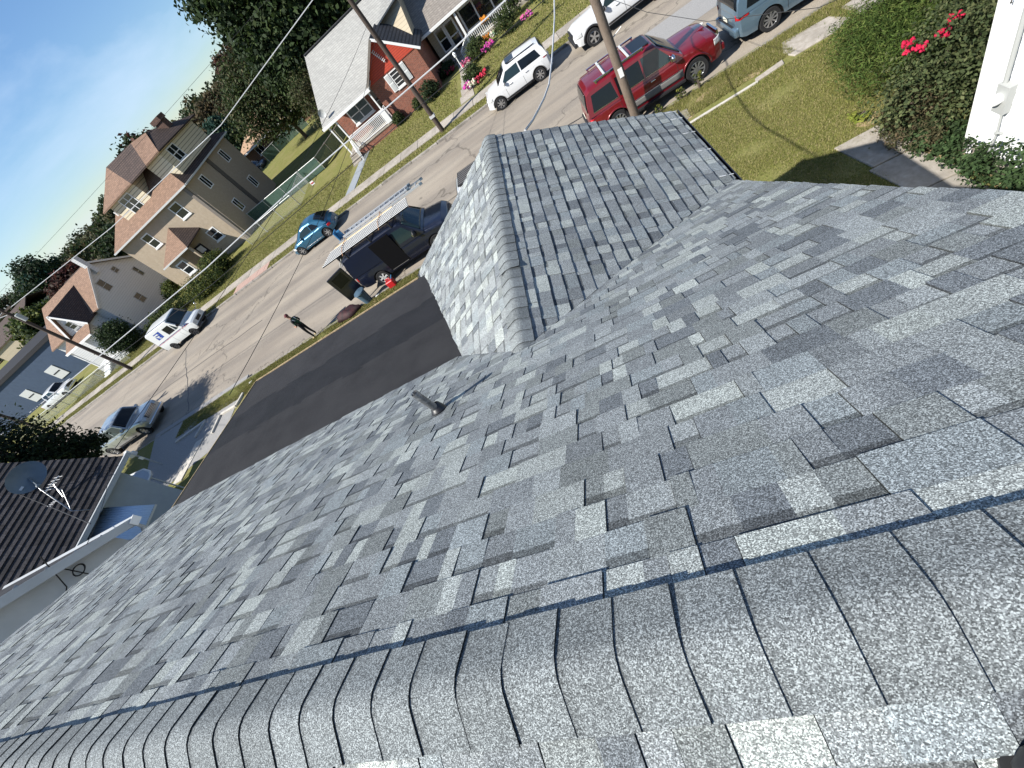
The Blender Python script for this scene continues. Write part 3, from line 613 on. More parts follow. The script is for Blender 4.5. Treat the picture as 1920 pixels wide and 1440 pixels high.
d = MB(); d.lathe([(.0, 0), (.12, .01), (.22, .04), (.30, .09)], (0, 0, 0), 'y', 16); d.v = [(p[0] - 15.4, -p[1] + 37.3, p[2] + 3.9) for p in d.v]; d.tube([(-15.4, 37.3, 3.9), (-15.4, 37.5, 3.5)], .025)
tag(d.build('satellite_dish', 'grey_trim', None, smooth=50), 'small grey satellite dish on the eave of the red gabled bungalow', 'satellite dish')
# ---------------------------------------------------------------- stone house with white porch rail
h = thing('stone_house', 'stone and siding house with white porch railing, storm door and dark picture window', 'house')
MB().box(-6.7, 6, 42.8, 53, .1, 3.0).build('wall', 'field_stone', h); MB().box(-6.72, -5.2, 42.78, 42.86, .1, 3.0).build('entry_wall', 'tan_lap', h)
slabp(h, [(-7.0, 40.95, 2.72), (6.3, 40.95, 2.82), (6.3, 47.5, 6.6), (-7.0, 47.5, 6.6)], 'stone_grey_shingle', .12); slabp(h, [(-7.0, 47.5, 6.59), (6.3, 47.5, 6.59), (6.3, 54, 3), (-7.0, 54, 3)], 'stone_grey_shingle', .12)
MB().box(-7.05, 6.3, 40.85, 40.97, 2.6, 2.76).build('gutter', 'white_trim', h)
mb = MB(); mb.prism([(-6.7, 42.8, 3.0), (-6.7, 53, 3.0), (-6.7, 47.5, 6.4)], (12, 0, 0)); mb.build('gable_wall', 'tan_lap', h)
mb = MB(); mb.box(-6.9, -4.2, 45.5, 50, 3.0, 6.0); mb.build('dormer', 'tan_lap', h); slabp(h, [(-7.0, 44.6, 5.6), (-3.9, 44.6, 5.6), (-3.9, 50, 7.1), (-7.0, 50, 7.1)], 'navy_siding', .12, 'dormer_roof')
window(h, (-6.2, 45.5, 4.0), UX, FS, .7, 1.0)
window(h, (-6.15, 42.78, .62), UX, FS, .85, 1.65, cols=1, rows=2, fr=.12, sill=False, name='sidelight'); window(h, (-5.35, 42.78, .25), UX, FS, .1, .1)
dr = window(h, (-5.28, 42.78, .2), UX, FS, .95, 2.05, rows=2, fr=.14, sill=False, name='storm_door'); MB().box(-4.45, -4.41, 42.68, 42.76, 1.15, 1.25).build('handle', 'grey_trim', dr)
window(h, (-3.85, 42.78, .7), UX, FS, 3.9, 1.6, cols=3, rows=1, fr=.14, name='picture_window')
MB().box(-5.9, 5, 41.0, 42.8, .1, .35).build('porch_floor', 'concrete', h)
railing(h, (-3.85, 41.1, .3), (-.5, 41.1, .3), .06, .72, .15); railing(h, (-4.75, 40.2, -.15), (-3.9, 41.05, .3), .06, .72, .14); railing(h, (-.5, 41.1, .3), (-.5, 42.7, .3), .06, .72, .2)
for x in (-3.9, -.4, 4.6): MB().box(x - .08, x + .08, 41.0, 41.16, .3, 2.7).build('porch_post', 'white_trim', h)
for i in range(3): MB().box(-5.7, -4.85, 39.9 + .35 * i, 41.0, .05, .16 + .09 * i).build('step', 'concrete', h)
mb = MB(); mb.tube([(-4.75, 36.2, .1), (-4.75, 36.2, 1.35)], .035, 8); mb.lathe([(.05, 0), (.10, .04), (.10, .2), (.13, .22), (.02, .34)], (-4.75, 36.2, 1.35), 'z', 8); tag(mb.build('lamp_post', 'white_trim'), 'short white lamp post beside the walk of the stone house', 'lamp post')
# ---------------------------------------------------------------- big tan stucco house
h = thing('stucco_house', 'tall tan stucco house with brown hipped roof, dormers and porch', 'house')
MB().box(-42.2, -31, 40.3, 50.8, .05, 6.35).build('wall', 'stucco', h); MB().box(-31.0, -30.9, 45.2, 45.75, .1, 6.3).build('wall_band', 'stucco_band', h); MB().box(-31.55, -31.2, 40.2, 40.302, .1, 6.3).build('downpipe', 'bronze_trim', h)
E_ = 6.4; ex0, ex1, ey0, ey1 = -42.7, -30.6, 39.85, 51.2
slabp(h, [(ex0, ey0, E_), (ex1, ey0, E_), (-35.0, 45.5, 10.3), (-38.6, 45.5, 10.3)], 'brown_shingle'); slabp(h, [(ex1, ey0, E_), (ex1, ey1, E_), (-35.0, 45.5, 10.3)], 'dark_and_shade_shingle'); slabp(h, [(ex1, ey1, E_), (ex0, ey1, E_), (-38.6, 45.5, 10.3), (-35.0, 45.5, 10.3)], 'brown_shingle'); slabp(h, [(ex0, ey1, E_), (ex0, ey0, E_), (-38.6, 45.5, 10.3)], 'brown_shingle')  # right hip slope: its shade is put into the shingle colour
for a, b_ in (((ex0, ey0 - .06, E_ - .06), (ex1, ey0 - .06, E_ - .06)), ((ex1 + .06, ey0, E_ - .06), (ex1 + .06, ey1, E_ - .06))): MB().beam(a, b_, .12, .13).build('gutter', 'pale_metal', h)
MB().box(-39.2, -35.2, 41.2, 45.5, 6.7, 8.9).build('dormer', 'cream_boards', h); MB().box(-33.0, -31.0, 41.5, 49, 6.9, 9.0).build('dormer', 'cream_boards', h)
up = [(-39.8, 40.75, 8.92), (-34.75, 40.75, 8.98), (-35.2, 45.5, 10.7), (-39.3, 45.5, 10.9)]
slabp(h, [(-39.8, 40.75, 8.92), (-34.9, 40.75, 8.97), (-39.1, 45.5, 10.93), (-39.9, 45.5, 10.2)], 'brown_shingle', .12, 'dormer_roof')
slabp(h, [(-34.9, 40.75, 8.97), (-32.3, 40.8, 9.02), (-35.0, 45.5, 10.75), (-39.1, 45.5, 10.93)], 'dark_and_shade_shingle', .12, 'dormer_roof')  # middle panel of the same slope, coloured darker than its neighbours
slabp(h, [(-32.3, 40.8, 9.02), (-30.55, 41.2, 9.06), (-33.0, 45.5, 10.5), (-35.0, 45.5, 10.75)], 'brown_shingle', .12, 'dormer_roof')
slabp(h, [(-30.55, 41.2, 9.05), (-30.5, 49.5, 9.0), (-33.2, 46, 10.5)], 'dark_and_shade_shingle', .12, 'dormer_roof'); slabp(h, [(-39.2, 45.5, 10.9), (-33.0, 45.5, 10.5), (-31, 50, 8.6), (-40, 50, 8.6)], 'dark_and_shade_shingle', .12, 'dormer_roof')  # slopes turned from the sun, shade put into their colour
mb = MB(); mb.box(-32.4, -31.5, 46.4, 47.3, 6.5, 10.5); mb.box(-32.5, -31.4, 46.3, 47.4, 10.3, 10.7); mb.build('chimney', 'chimney_brick', h)
mb = MB(); mb.tube([(-40.3, 42.3, 8.0), (-40.3, 42.3, 8.45)], .14, 8); mb.build('roof_vent', 'white_trim', h)
window(h, (-37.95, 41.2, 7.2), UX, FS, 1.55, 1.55, cols=2, rows=3, fr=.09)
window(h, (-31.0, 42.6, 7.5), UY, FE, 1.5, 1.3, cols=2, rows=2, fr=.1)
for (x, z, w, hh) in ((-34.4, 4.65, 1.25, 1.38), (-39.5, 4.45, 1.12, 1.40), (-34.15, 1.6, 1.2, 1.2)): window(h, (x, 40.3, z), UX, FS, w, hh, fr=.1)
for (y, z) in ((47.7, 4.7), (47.6, 1.6), (42.2, 4.7), (42.6, 1.7)): window(h, (-31.0, y, z), UY, FE, .95, 1.2, fr=.09, cols=2, rows=1, sill=False)
dr = MB().box(-36.6, -35.6, 40.24, 40.3, .4, 2.45).build('door', 'dark_trim', h); MB().box(-36.45, -35.75, 40.21, 40.24, 1.7, 2.3).build('door_glass', 'white_trim', dr)
MB().box(-38.7, -36.7, 38.4, 40.3, .1, 3.2).build('porch_room', 'stucco', h); window(h, (-38.2, 38.4, 1.35), UX, FS, 1.2, 1.35, fr=.12); MB().box(-38.75, -36.65, 38.3, 38.42, .1, .95).build('porch_brick', 'brown_brick', h)
slabp(h, [(-39.0, 38.0, 3.2), (-34.9, 38.0, 3.25), (-36.26, 40.2, 5.0)], 'brown_shingle', .12, 'porch_roof'); slabp(h, [(-34.9, 38.0, 3.25), (-34.0, 40.3, 3.4), (-36.26, 40.25, 5.0)], 'dark_and_shade_shingle', .12, 'porch_roof'); slabp(h, [(-39.0, 38.0, 3.2), (-36.26, 40.2, 5.0), (-39.0, 40.3, 3.3)], 'brown_shingle', .12, 'porch_roof')  # right porch slope takes the painted shade colour
MB().beam((-39.0, 37.95, 3.14), (-34.9, 37.95, 3.19), .1, .13).build('gutter', 'pale_metal', h); MB().box(-35.2, -35.0, 38.2, 38.4, .1, 3.2).build('porch_post', 'stucco', h); MB().box(-36.7, -34.9, 38.2, 40.3, .05, .35).build('porch_floor', 'brown_brick', h)
# ---------------------------------------------------------------- white gabled house
h = thing('white_sided_house', 'white sided house with brown roof and steep white front gable', 'house')
mb = MB(); mb.prism([(-48.5, 37.9, -.1), (-48.5, 46.4, -.1), (-48.5, 46.4, 4.65), (-48.5, 42.0, 7.25), (-48.5, 37.9, 4.65)], (-9.8, 0, 0)); mb.build('wall', 'white_lap', h)
slabp(h, [(-48.2, 37.5, 4.5), (-48.2, 42.0, 7.42), (-58.6, 42.0, 7.35), (-58.6, 37.5, 4.45)], 'brown_shingle', .1); slabp(h, [(-48.2, 42.0, 7.415), (-48.2, 46.9, 4.5), (-58.6, 46.9, 4.5), (-58.6, 42.0, 7.345)], 'brown_shingle', .1)
for y, z in ((37.5, 4.4), (46.9, 4.4)): MB().beam((-48.17, y, z), (-48.17, 42.0, 7.33), .03, .2).build('rake_board', 'pale_metal', h)
mb = MB(); mb.prism([(-53.0, 36.5, .0), (-49.7, 36.5, .0), (-49.7, 36.5, 4.5), (-51.35, 36.5, 6.6), (-53.0, 36.5, 4.5)], (0, 4.5, 0)); mb.build('front_gable', 'white_lap', h)
slabp(h, [(-49.4, 36.2, 4.3), (-51.35, 36.2, 6.85), (-51.35, 41.5, 6.87), (-49.4, 41, 4.3)], 'dark_and_shade_shingle', .1, 'gable_roof'); slabp(h, [(-53.3, 36.2, 4.3), (-51.35, 36.2, 6.85), (-51.35, 41.5, 6.87), (-53.3, 41, 4.3)], 'brown_shingle', .1, 'gable_roof')  # one gable roof, its right slope coloured as if in shade
for x in (-49.4, -53.3): MB().beam((x, 36.17, 4.3), (-51.35, 36.17, 6.82), .04, .24).build('rake_board', 'white_trim', h)
slabp(h, [(-54.6, 35.2, 3.7), (-49.4, 35.2, 3.7), (-49.6, 36.6, 4.4), (-54.4, 36.6, 4.4)], 'brown_shingle', .1, 'porch_roof'); MB().beam((-54.6, 35.15, 3.62), (-49.4, 35.15, 3.62), .1, .2).build('fascia', 'white_trim', h)
for x in (-54.3, -52.2, -49.8): MB().box(x - .07, x + .07, 35.3, 35.44, .1, 3.6).build('porch_post', 'white_trim', h)
MB().box(-54.6, -49.4, 35.2, 36.5, .1, .9).build('porch_base', 'white_lap', h)
for i in range(5): MB().box(-53.3, -52.1, 33.7 + .3 * i, 35.3, .1, .26 + .14 * i).build('step', 'white_trim', h)
window(h, (-51.8, 36.5, 4.6), UX, FS, .9, .9, 'grey_trim')
for (y, z, w, hh) in ((40.3, 4.5, .9, 1.3), (43.0, 4.9, .7, .7), (41.2, 1.6, .9, 1.1), (44.6, 3.0, .6, 1.2)): window(h, (-48.5, y, z), UY, FE, w, hh, 'grey_trim', sill=False)
mb = MB(); mb.box(-48.6, -48.1, 41.5, 42.0, 6.2, 8.3); mb.build('chimney', 'white_lap', h)
# ---------------------------------------------------------------- navy building and the buildings behind it
h = thing('navy_building', 'long navy blue sided building with dark gutter and shuttered openings', 'building')
MB().box(-100, -62.8, 43.2, 54, -.6, 4.9).build('wall', 'navy_siding', h); MB().box(-100.3, -62.5, 42.9, 54.3, 4.9, 5.35).build('roof_edge', 'dark_trim', h); MB().box(-62.9, -62.6, 42.8, 43.1, 4.6, 5.4).build('corner_cap', 'white_trim', h)
window(h, (-66.0, 43.2, 2.2), UX, FS, 1.6, 1.4, 'pale_metal', 2, 1, .1, False)
for x, z in ((-72.5, .9), (-80.5, .8)):
    v = MB().box(x, x + 2.2, 43.1, 43.2, z, z + 1.9).build('shutter_panel', 'pale_metal', h); MB().box(x + .3, x + 1.9, 43.06, 43.1, z + .9, z + 1.02).build('slot', 'dark_trim', v)
for nm, lab, x0, x1, y0, y1, hh, wm, rm in (('garage', 'small white garage with dark roof beyond the navy building', -82, -74, 60, 66, 4.6, 'white_lap', 'dark_and_shade_shingle'), ('far_house', 'dark roofed house behind the navy building, cut by the picture edge', -112, -98, 66, 76, 7, 'tan_lap', 'dark_and_shade_shingle'), ('far_house', 'pale house glimpsed over the stucco house eave', -60, -50, 72, 80, 6.0, 'white_lap', 'charcoal_shingle')):
    q = thing(nm, lab, 'house'); MB().box(x0, x1, y0, y1, 0, hh).build('wall', wm, q); ym = (y0 + y1) / 2
    slabp(q, [(x0 - .4, y0 - .4, hh - .1), (x1 + .4, y0 - .4, hh - .1), (x1 + .4, ym, hh + 2.2), (x0 - .4, ym, hh + 2.2)], rm); slabp(q, [(x0 - .4, ym, hh + 2.19), (x1 + .4, ym, hh + 2.19), (x1 + .4, y1 + .4, hh - .1), (x0 - .4, y1 + .4, hh - .1)], rm)
    for i in range(3): window(q, (lerp(x0, x1, .18 + .27 * i), y0, hh * .45), UX, FS, 1.0, 1.2, sill=False)
# ---------------------------------------------------------------- bungalow in the yard behind
h = thing('back_bungalow', 'low brown brick bungalow with tan roof behind the fenced yard', 'house')
MB().box(-42.5, -29.8, 69.5, 78, 0, 2.4).build('wall', 'brown_brick', h)
noise_mat('tan_roof', (.30, .19, .12), (.38, .26, .17), 3, .9)
slabp(h, [(-43.4, 68.6, 2.25), (-29.0, 68.6, 2.4), (-32.5, 74, 4.6), (-39.5, 74, 4.6)], 'tan_roof'); slabp(h, [(-29.0, 68.6, 2.4), (-29.0, 79, 2.4), (-32.5, 74, 4.6)], 'tan_roof'); slabp(h, [(-43.4, 68.6, 2.25), (-39.5, 74, 4.6), (-43.4, 79, 2.3)], 'tan_roof')
MB().beam((-43.4, 68.55, 2.2), (-29.0, 68.55, 2.34), .1, .16).build('gutter', 'white_trim', h)
for x in (-40.5, -36.5): window(h, (x, 69.5, .9), UX, FS, 1.4, 1.1, cols=2, rows=1)
MB().tube([(-34.4, 68.8, 2.3), (-34.2, 68.9, .1)], .05).build('downpipe', 'white_trim', h)
# ---------------------------------------------------------------- neighbour on the left: sided gable end, gutter, cables
noise_mat('vinyl_grey', (.36, .38, .39), (.41, .43, .44), 2, .5)
noise_mat('vinyl_white', (.78, .79, .80), (.84, .85, .86), 1.5, .5)
noise_mat('slate_siding', (.30, .34, .38), (.34, .38, .42), 2, .55)
noise_mat('cable_black', (.012, .012, .013), (.02, .02, .02), 30, .6)
def lap_wall(par, y0, y1, x, z0, z1, mat, n=1, step=.2, top=None, name='siding_board'):
    """each lap board of a wall facing +-x its own piece; n = which way it faces"""
    z = z0
    while z < z1:
        zt = min(z + step, z1); a, b_ = y0, y1
        if top: a, b_ = top(z, zt)
        if b_ - a > .05:
            mb = MB(); mb.prism([(x, a, z), (x + n * .016, a, z), (x + n * .003, a, zt + .004), (x, a, zt + .004)], (0, b_ - a, 0)); mb.build(name, mat, par, fix=True)
        z += step
h = thing('grey_sided_house', 'pale grey sided neighbour house with white rake gutter and hanging cables', 'house')
XN = -11.0; rk = .79
mb = MB(); mb.prism([(XN - .02, -4.4, .1), (XN - .02, 3.75, .1), (XN - .02, 3.75, 5.5), (XN - .02, -.32, 8.55), (XN - .02, -4.4, 5.5)], (-6.5, 0, 0)); mb.build('wall', 'vinyl_grey', h)
lap_wall(h, -4.4, 3.75, XN - .02, .3, 8.5, 'vinyl_grey', 1, .26, top=lambda a, b_: (max(-4.4, -.32 - (8.55 - a) / .75), min(3.75, -.32 + (8.55 - a) / .75)))
mb = MB(); mb.prism([(XN + .25, 4.0, 5.53), (XN + .25, 4.0, 5.42), (XN + .25, -.32, 8.62), (XN + .25, -.32, 8.73)], (-7, 0, 0)); mb.build('roof', 'charcoal_shingle', h, fix=True); mb = MB(); mb.prism([(XN + .25, -4.7, 5.45), (XN + .25, -4.7, 5.34), (XN + .25, -.32, 8.62), (XN + .25, -.32, 8.72)], (-7, 0, 0)); mb.build('roof', 'charcoal_shingle', h, fix=True)
MB().beam((XN + .27, 4.02, 5.44), (XN + .27, -.3, 8.60), .03, .16).build('rake_board', 'vinyl_grey', h)
g_ = MB().box(XN - 6, XN + .30, 3.96, 4.12, 5.36, 5.5).build('gutter', 'vinyl_grey', h); MB().box(XN + .295, XN + .315, 3.95, 4.13, 5.35, 5.51).build('end_cap', 'white_trim', g_)
MB().tube([(XN + .18, 4.02, 5.38), (XN + .18, 4.0, 5.22), (XN + .10, 3.70, 4.95), (XN + .10, 3.62, 4.7), (XN + .10, 3.62, .3)], .045, 8).build('downpipe', 'vinyl_grey', h, smooth=60)
for pts in ([(XN + .06, 1.9, 5.95), (XN + .06, 2.3, 5.75), (XN + .08, 2.75, 5.9), (XN + .3, 3.1, 6.5)], [(XN + .05, 2.3, 5.7), (XN + .05, 1.9, 4.6)], [(XN + .05, 1.9, 4.6), (XN + .05, 2.4, 4.55)], [(XN + .05, 2.6, 5.5), (XN + .05, 3.0, 4.9)], [(XN + .05, 3.05, 6.2), (XN + .06, 3.0, 5.5), (XN + .05, 3.2, 4.9), (XN + .05, 3.5, 4.85)]):
    MB().tube(pts, .011, 6).build('cable', 'cable_black', h)
for c, r in (((XN + .07, 2.45, 5.72), .17), ((XN + .07, 3.05, 5.85), .10)):
    for k in range(2): MB().tube([(c[0] + .01 * k, c[1] + r * math.cos(a * .35) * (1 + .1 * k), c[2] + r * .8 * math.sin(a * .35)) for a in range(19)], .010, 6).build('cable_coil', 'cable_black', h)
for k in range(3): MB().box(XN, XN + .03, 1.75 + .12 * k, 1.79 + .12 * k, 5.2, 5.24).build('cable_clip', 'dark_trim', h)
# ---------------------------------------------------------------- dark-roofed house beyond it
h = thing('slate_sided_house', 'slate blue sided house with dark shingle roof, white gutter and corrugated awning', 'house')
XD = -17.7
MB().box(-29, XD - .02, 2, 8.1, .1, 4.5).build('wall', 'slate_siding', h); lap_wall(h, 2, 8.1, XD - .02, .4, 4.4, 'slate_siding', 1, .24)
pts = [(XD + .45, 1.2, 4.45), (XD + .45, 8.45, 4.45)]
attr_mat('dark_granules', .9, 60, .45, .15)
def dark_roof(par):
    mb = MB(); O = Vector((XD + .42, 1.2, 4.47)); D = Vector((-1, 0, .70)).normalized(); Nn = Vector((.70, 0, 1)).normalized(); U = Vector((0, 1, 0)); ex = .21; s = 0
    while s < 7.6:
        u = -.1 * R.random()
        while u < 7.25:
            wd = R.uniform(.22, .5); c = R.uniform(.030, .060); col = (c, c * .95, c * 1.02); a, b_ = max(u, 0), min(u + wd - .006, 7.25)
            h0, h1 = .034, .004                      # butt end stands proud
            P = lambda uu, ss, hh: O + U * uu + D * ss + Nn * hh
            mb.hexa([P(a, s, -.02), P(b_, s, -.02), P(b_, s + ex, -.02), P(a, s + ex, -.02), P(a, s, h0), P(b_, s, h0), P(b_, s + ex, h1), P(a, s + ex, h1)], col); u += wd
        s += ex
    mb.build('shingles', 'dark_granules', par, fix=True, kind='stuff')
dark_roof(h)
slabp(h, [(XD + .42, 1.2, 4.45), (XD + .42, 8.45, 4.45), (XD - 5.9, 8.45, 8.85), (XD - 5.9, 1.2, 8.85)], 'dark_trim', .1); slabp(h, [(XD - 5.9, 1.2, 8.84), (XD - 5.9, 8.45, 8.84), (XD - 11.6, 8.45, 4.8), (XD - 11.6, 1.2, 4.8)], 'dark_trim', .1)
mb = MB(); mb.prism([(XD - .05, 8.08, 4.4), (XD - 11.2, 8.08, 4.4), (XD - 5.9, 8.08, 8.7)], (0, -.2, 0)); mb.build('gable_wall', 'slate_siding', h, fix=True)
g_ = MB().box(XD + .42, XD + .56, 1.2, 8.55, 4.34, 4.48).build('gutter', 'vinyl_grey', h); MB().box(XD + .40, XD + .58, 8.55, 8.60, 4.32, 4.5).build('end_cap', 'white_trim', g_)
# corrugated awning on that wall
m_, t_, b_ = base_mat('corrugated_plastic', (.42, .55, .72), .35, 0, .5)
rows = []
for j in range(57):
    y = 5.7 + 1.12 * j / 56; zz = .012 * math.cos(j * 1.57); rows.append([(XD, y, 4.22 + zz), (XD + 1.25, y, 3.3 + zz), ])
mb = MB(); mb.grid(rows); aw = thing('corrugated_awning', 'translucent blue corrugated awning on the slate sided wall', 'awning'); sh = mb.build('sheet', 'corrugated_plastic', aw, smooth=60); so = sh.modifiers.new('solid', 'SOLIDIFY'); so.thickness = .006
for y in (5.75, 6.77): MB().tube([(XD, y, 3.0), (XD + 1.2, y, 3.25)], .02).build('bracket', 'pale_metal', aw)
MB().beam((XD + 1.24, 5.68, 3.26), (XD + 1.24, 6.84, 3.26), .03, .06).build('front_rail', 'pale_metal', aw)
# rounded pale porch canopy further on
cn = thing('porch_canopy', 'pale rounded flat canopy below the slate house gable', 'canopy'); pts = [(-25.3, 9.2), (-21.75, 9.3), (-21.3, 9.65), (-21.35, 10.0), (-21.65, 10.3), (-22.5, 10.7), (-25.3, 11.0)]
MB().prism([(p[0], p[1], 2.2) for p in pts], (0, 0, .07)).build('panel', 'slate_siding', cn, fix=True); MB().tube([(p[0], p[1], 2.25) for p in pts[2:]], .05).build('rim', 'pale_metal', cn)
for p in ((-22.0, 10.2), (-24.8, 10.8)): MB().tube([(p[0], p[1], .1), (p[0], p[1], 2.2)], .035).build('post', 'pale_metal', cn)
# dish and aerials standing on the dark roof
def on_roof(x, y): return 4.47 + .70 * (XD + .42 - x)
noise_mat('dish_grey', (.13, .16, .18), (.16, .19, .21), 3, .5)
dn = Vector((.86, -.28, .42)).normalized(); qd = dn.to_track_quat('Z', 'Y').to_matrix(); dc = Vector((-18.05, 7.3, 6.15))
dish = thing('satellite_dish', 'large dark grey satellite dish on a bent mast over the dark roof', 'satellite dish')
mb = MB(); prof = [(.001, -.06)] + [(.50 * i / 8, -.06 + .16 * (i / 8) ** 2) for i in range(1, 9)] + [(.50, .085)] + [(.50 * i / 8, -.075 + .16 * (i / 8) ** 2) for i in range(7, 0, -1)]
mb.lathe(prof, (0, 0, 0), 'z', 28); mb.v = [tuple(qd @ Vector((p[0], p[1] * .82, p[2])) + dc) for p in mb.v]; mb.build('reflector', 'dish_grey', dish, smooth=50)
arm = dc + qd @ Vector((0, -.42, .0)); lnb = Vector((-17.62, 6.98, 5.9))
MB().tube([(-17.25, 6.50, 4.60), (-17.35, 6.40, 4.95), (-17.75, 6.95, 5.78), dc - dn * .06], .022, 8).build('mast', 'galvanised', dish, smooth=60)
MB().tube([(-17.40, 6.45, 4.98), (-17.50, 7.0, 5.4), (-17.7, 7.0, 5.72)], .012, 6).build('brace', 'galvanised', dish); MB().tube([dc - dn * .05, lnb], .018).build('feed_arm', 'dish_grey', dish); MB().ball(lnb, .06).build('receiver', 'dish_grey', dish, smooth=60)
MB().box(-.06, .06, -.03, .03, 0, .004).build('badge', 'pale_metal', dish).matrix_world = Matrix.Translation(dc + qd @ Vector((-.32, -.05, .045))) @ qd.to_4x4()
an = thing('roof_aerial', 'small white television aerial lying on the dark shingle roof', 'aerial')
a0 = Vector((-18.35, 7.45, 5.5)); MB().tube([(-18.2, 7.05, 5.1), a0], .02).build('mast', 'galvanised', an); MB().tube([a0 + Vector((0, -.28, .05)), a0 + Vector((0, .28, -.02))], .015).build('boom', 'white_plastic', an)
for k in range(5): c = a0 + Vector((0, -.25 + .12 * k, .045 - .017 * k)); MB().tube([c + Vector((-.16, 0, .05)), c + Vector((.16, 0, -.05))], .008).build('element', 'white_plastic', an)
for k in range(4): c = Vector((-18.25, 6.9 - .06 * k, 5.25 + .02 * k)); MB().tube([c + Vector((-.05, 0, .03)), c + Vector((.05, 0, -.03))], .01).build('element', 'white_plastic', an)
# ---------------------------------------------------------------- white neighbour on the right
h = thing('white_vinyl_house', 'bright white vinyl sided house wall with electric meter and conduit', 'house')
XW = 6.60
MB().box(XW + .02, 15, -6, 8.12, .1, 5.6).build('wall', 'vinyl_white', h); lap_wall(h, -6, 8.08, XW + .02, .45, 5.5, 'vinyl_white', -1, .21)
MB().box(XW - .03, XW + .12, 8.05, 8.16, .3, 5.6).build('corner_board', 'white_trim', h); MB().box(XW - .04, 15, 8.13, 8.15, .1, .45).build('foundation', 'concrete', h); MB().box(XW - .02, XW + .03, -6, 7.95, .1, .45).build('foundation', 'concrete', h)
slabp(h, [(XW - .5, -6.4, 5.5), (XW - .5, 8.4, 5.5), (10.9, 8.4, 8.2), (10.9, -6.4, 8.2)], 'stone_grey_shingle', .12); slabp(h, [(10.9, -6.4, 8.19), (10.9, 8.4, 8.19), (15.4, 8.4, 5.5), (15.4, -6.4, 5.5)], 'stone_grey_shingle', .12)
mt = MB().box(XW - .11, XW + .02, 7.42, 7.66, 1.35, 1.85).build('meter_box', 'grey_trim', h); MB().lathe([(.09, 0), (.09, .10), (.075, .13), (.03, .14), (.001, .14)], (0, 0, 0), 'x', 18).build('meter_glass', 'white_plastic', mt, smooth=40).matrix_world = Matrix.Translation((XW - .10, 7.56, 1.62)) @ Matrix.Rotation(math.pi, 4, 'Z')
MB().tube([(XW - .05, 7.60, 1.85), (XW - .05, 7.62, 5.2)], .035, 10).build('conduit', 'grey_trim', h, smooth=60); MB().tube([(XW - .03, 7.52, 1.35), (XW - .03, 7.50, .9), (XW - .06, 7.55, .35)], .018, 8).build('ground_conduit', 'grey_trim', h, smooth=60)
MB().tube([(XW - .02, 7.42, .95), (XW - .02, 7.55, .9)], .03).build('pipe_stub', 'grey_trim', h)
# front porch: lattice panels under scalloped awning
pr = thing('scalloped_awning', 'pale scalloped awning over the porch of the white house', 'awning')
mb = MB(); n = 24; a = []; b_ = []
for i in range(n + 1):
    x = lerp(7.3, 13, i / n); a.append((x, 8.05, 3.6)); b_.append((x, 9.6, 3.0 - .0))
mb.grid([a, b_]); s_ = [(p[0], p[1] + .01, p[2] - .14 - .07 * abs(math.sin(i * 1.2))) for i, p in enumerate(b_)]; mb.grid([b_, s_]); o = mb.build('canvas', 'vinyl_grey', pr, fix=True); so = o.modifiers.new('s', 'SOLIDIFY'); so.thickness = .01
MB().box(7.3, 13, 8.02, 8.10, 3.45, 3.62).build('head_rail', 'white_trim', pr)
for x in (10.2, 12.8): MB().box(x - .04, x + .04, 9.5, 9.58, .1, 3.0).build('post', 'white_trim', pr)
# ---------------------------------------------------------------- black shoe-shaped solid just behind the ridge
sh = thing('shoe_shape', 'black shoe-shaped solid on the roof just behind the ridge', 'shoe')
zs_ = zm(-.15)
mb = MB(); mb.ball((.285, -.150, zs_ + .050), (.105, .052, .050), 16, 10); mb.tube([(.30, -.150, zs_ + .06), (.40, -.155, zs_ + .085), (.44, -.158, zs_ + .16)], [.046, .050, .048], 12); mb.build('upper', 'black_rubber', sh, smooth=80)
mb = MB(); mb.prism([(.285 + .115 * math.cos(k * .3927) + (.13 if math.cos(k * .3927) > .1 else 0), -.150 + .058 * math.sin(k * .3927), zs_ + .008) for k in range(16)], (0, 0, .022)); mb.build('sole', 'cable_black', sh, fix=True)
# ================================================================ poles and wires
noise_mat('pole_wood', (.10, .075, .058), (.17, .13, .10), 18, .9, stretch=(6, 6, .5), bump=.5, c3=(.20, .165, .135), s3=1.2)
noise_mat('pole_dark', (.045, .034, .028), (.085, .065, .052), 18, .9, stretch=(6, 6, .5), bump=.5)
noise_mat('grey_cable', (.42, .43, .44), (.50, .51, .52), 10, .5)
def pole(x, y, hgt, r, mat, label, arms=(), lean=(0, 0)):
    p = thing('utility_pole', label, 'utility pole', (x, y, 0), 0, 'wooden utility poles along the street')
    mb = MB(); mb.tube([(0, 0, -.5), (lean[0] * .5, lean[1] * .5, hgt * .5), (lean[0], lean[1], hgt)], [r, r * .9, r * .75], 14); mb.build('shaft', mat, p, smooth=50)
    for z in arms:
        MB().beam((-1.1, 0, z), (1.1, 0, z), .1, .12, ).build('crossarm', mat, p)
        for k in (-1, -.5, .5, 1): MB().lathe([(.03, 0), (.05, .03), (.03, .06), (.05, .09), (.02, .13)], (k, 0, z + .06), 'z', 8).build('insulator', 'grey_trim', p)
    return p
p1 = pole(-6.9, 29.55, 10.2, .155, 'pole_dark', 'brown wooden utility pole on the far verge before the red gable', (9.4,)); MB().box(-.17, .17, -.17, .17, 1.1, 1.25).build('metal_band', 'pale_metal', p1)
p2 = pole(2.12, 16.45, 10.6, .155, 'pole_wood', 'weathered utility pole standing in front of the red car', (9.6,)); MB().box(-.07, .07, -.165, -.13, 2.0, 2.28).build('number_plate', 'white_plastic', p2); MB().tube([(.1, 0, 3.1), (.45, -.05, 3.25)], .015).build('step_bolt', 'pale_metal', p2)
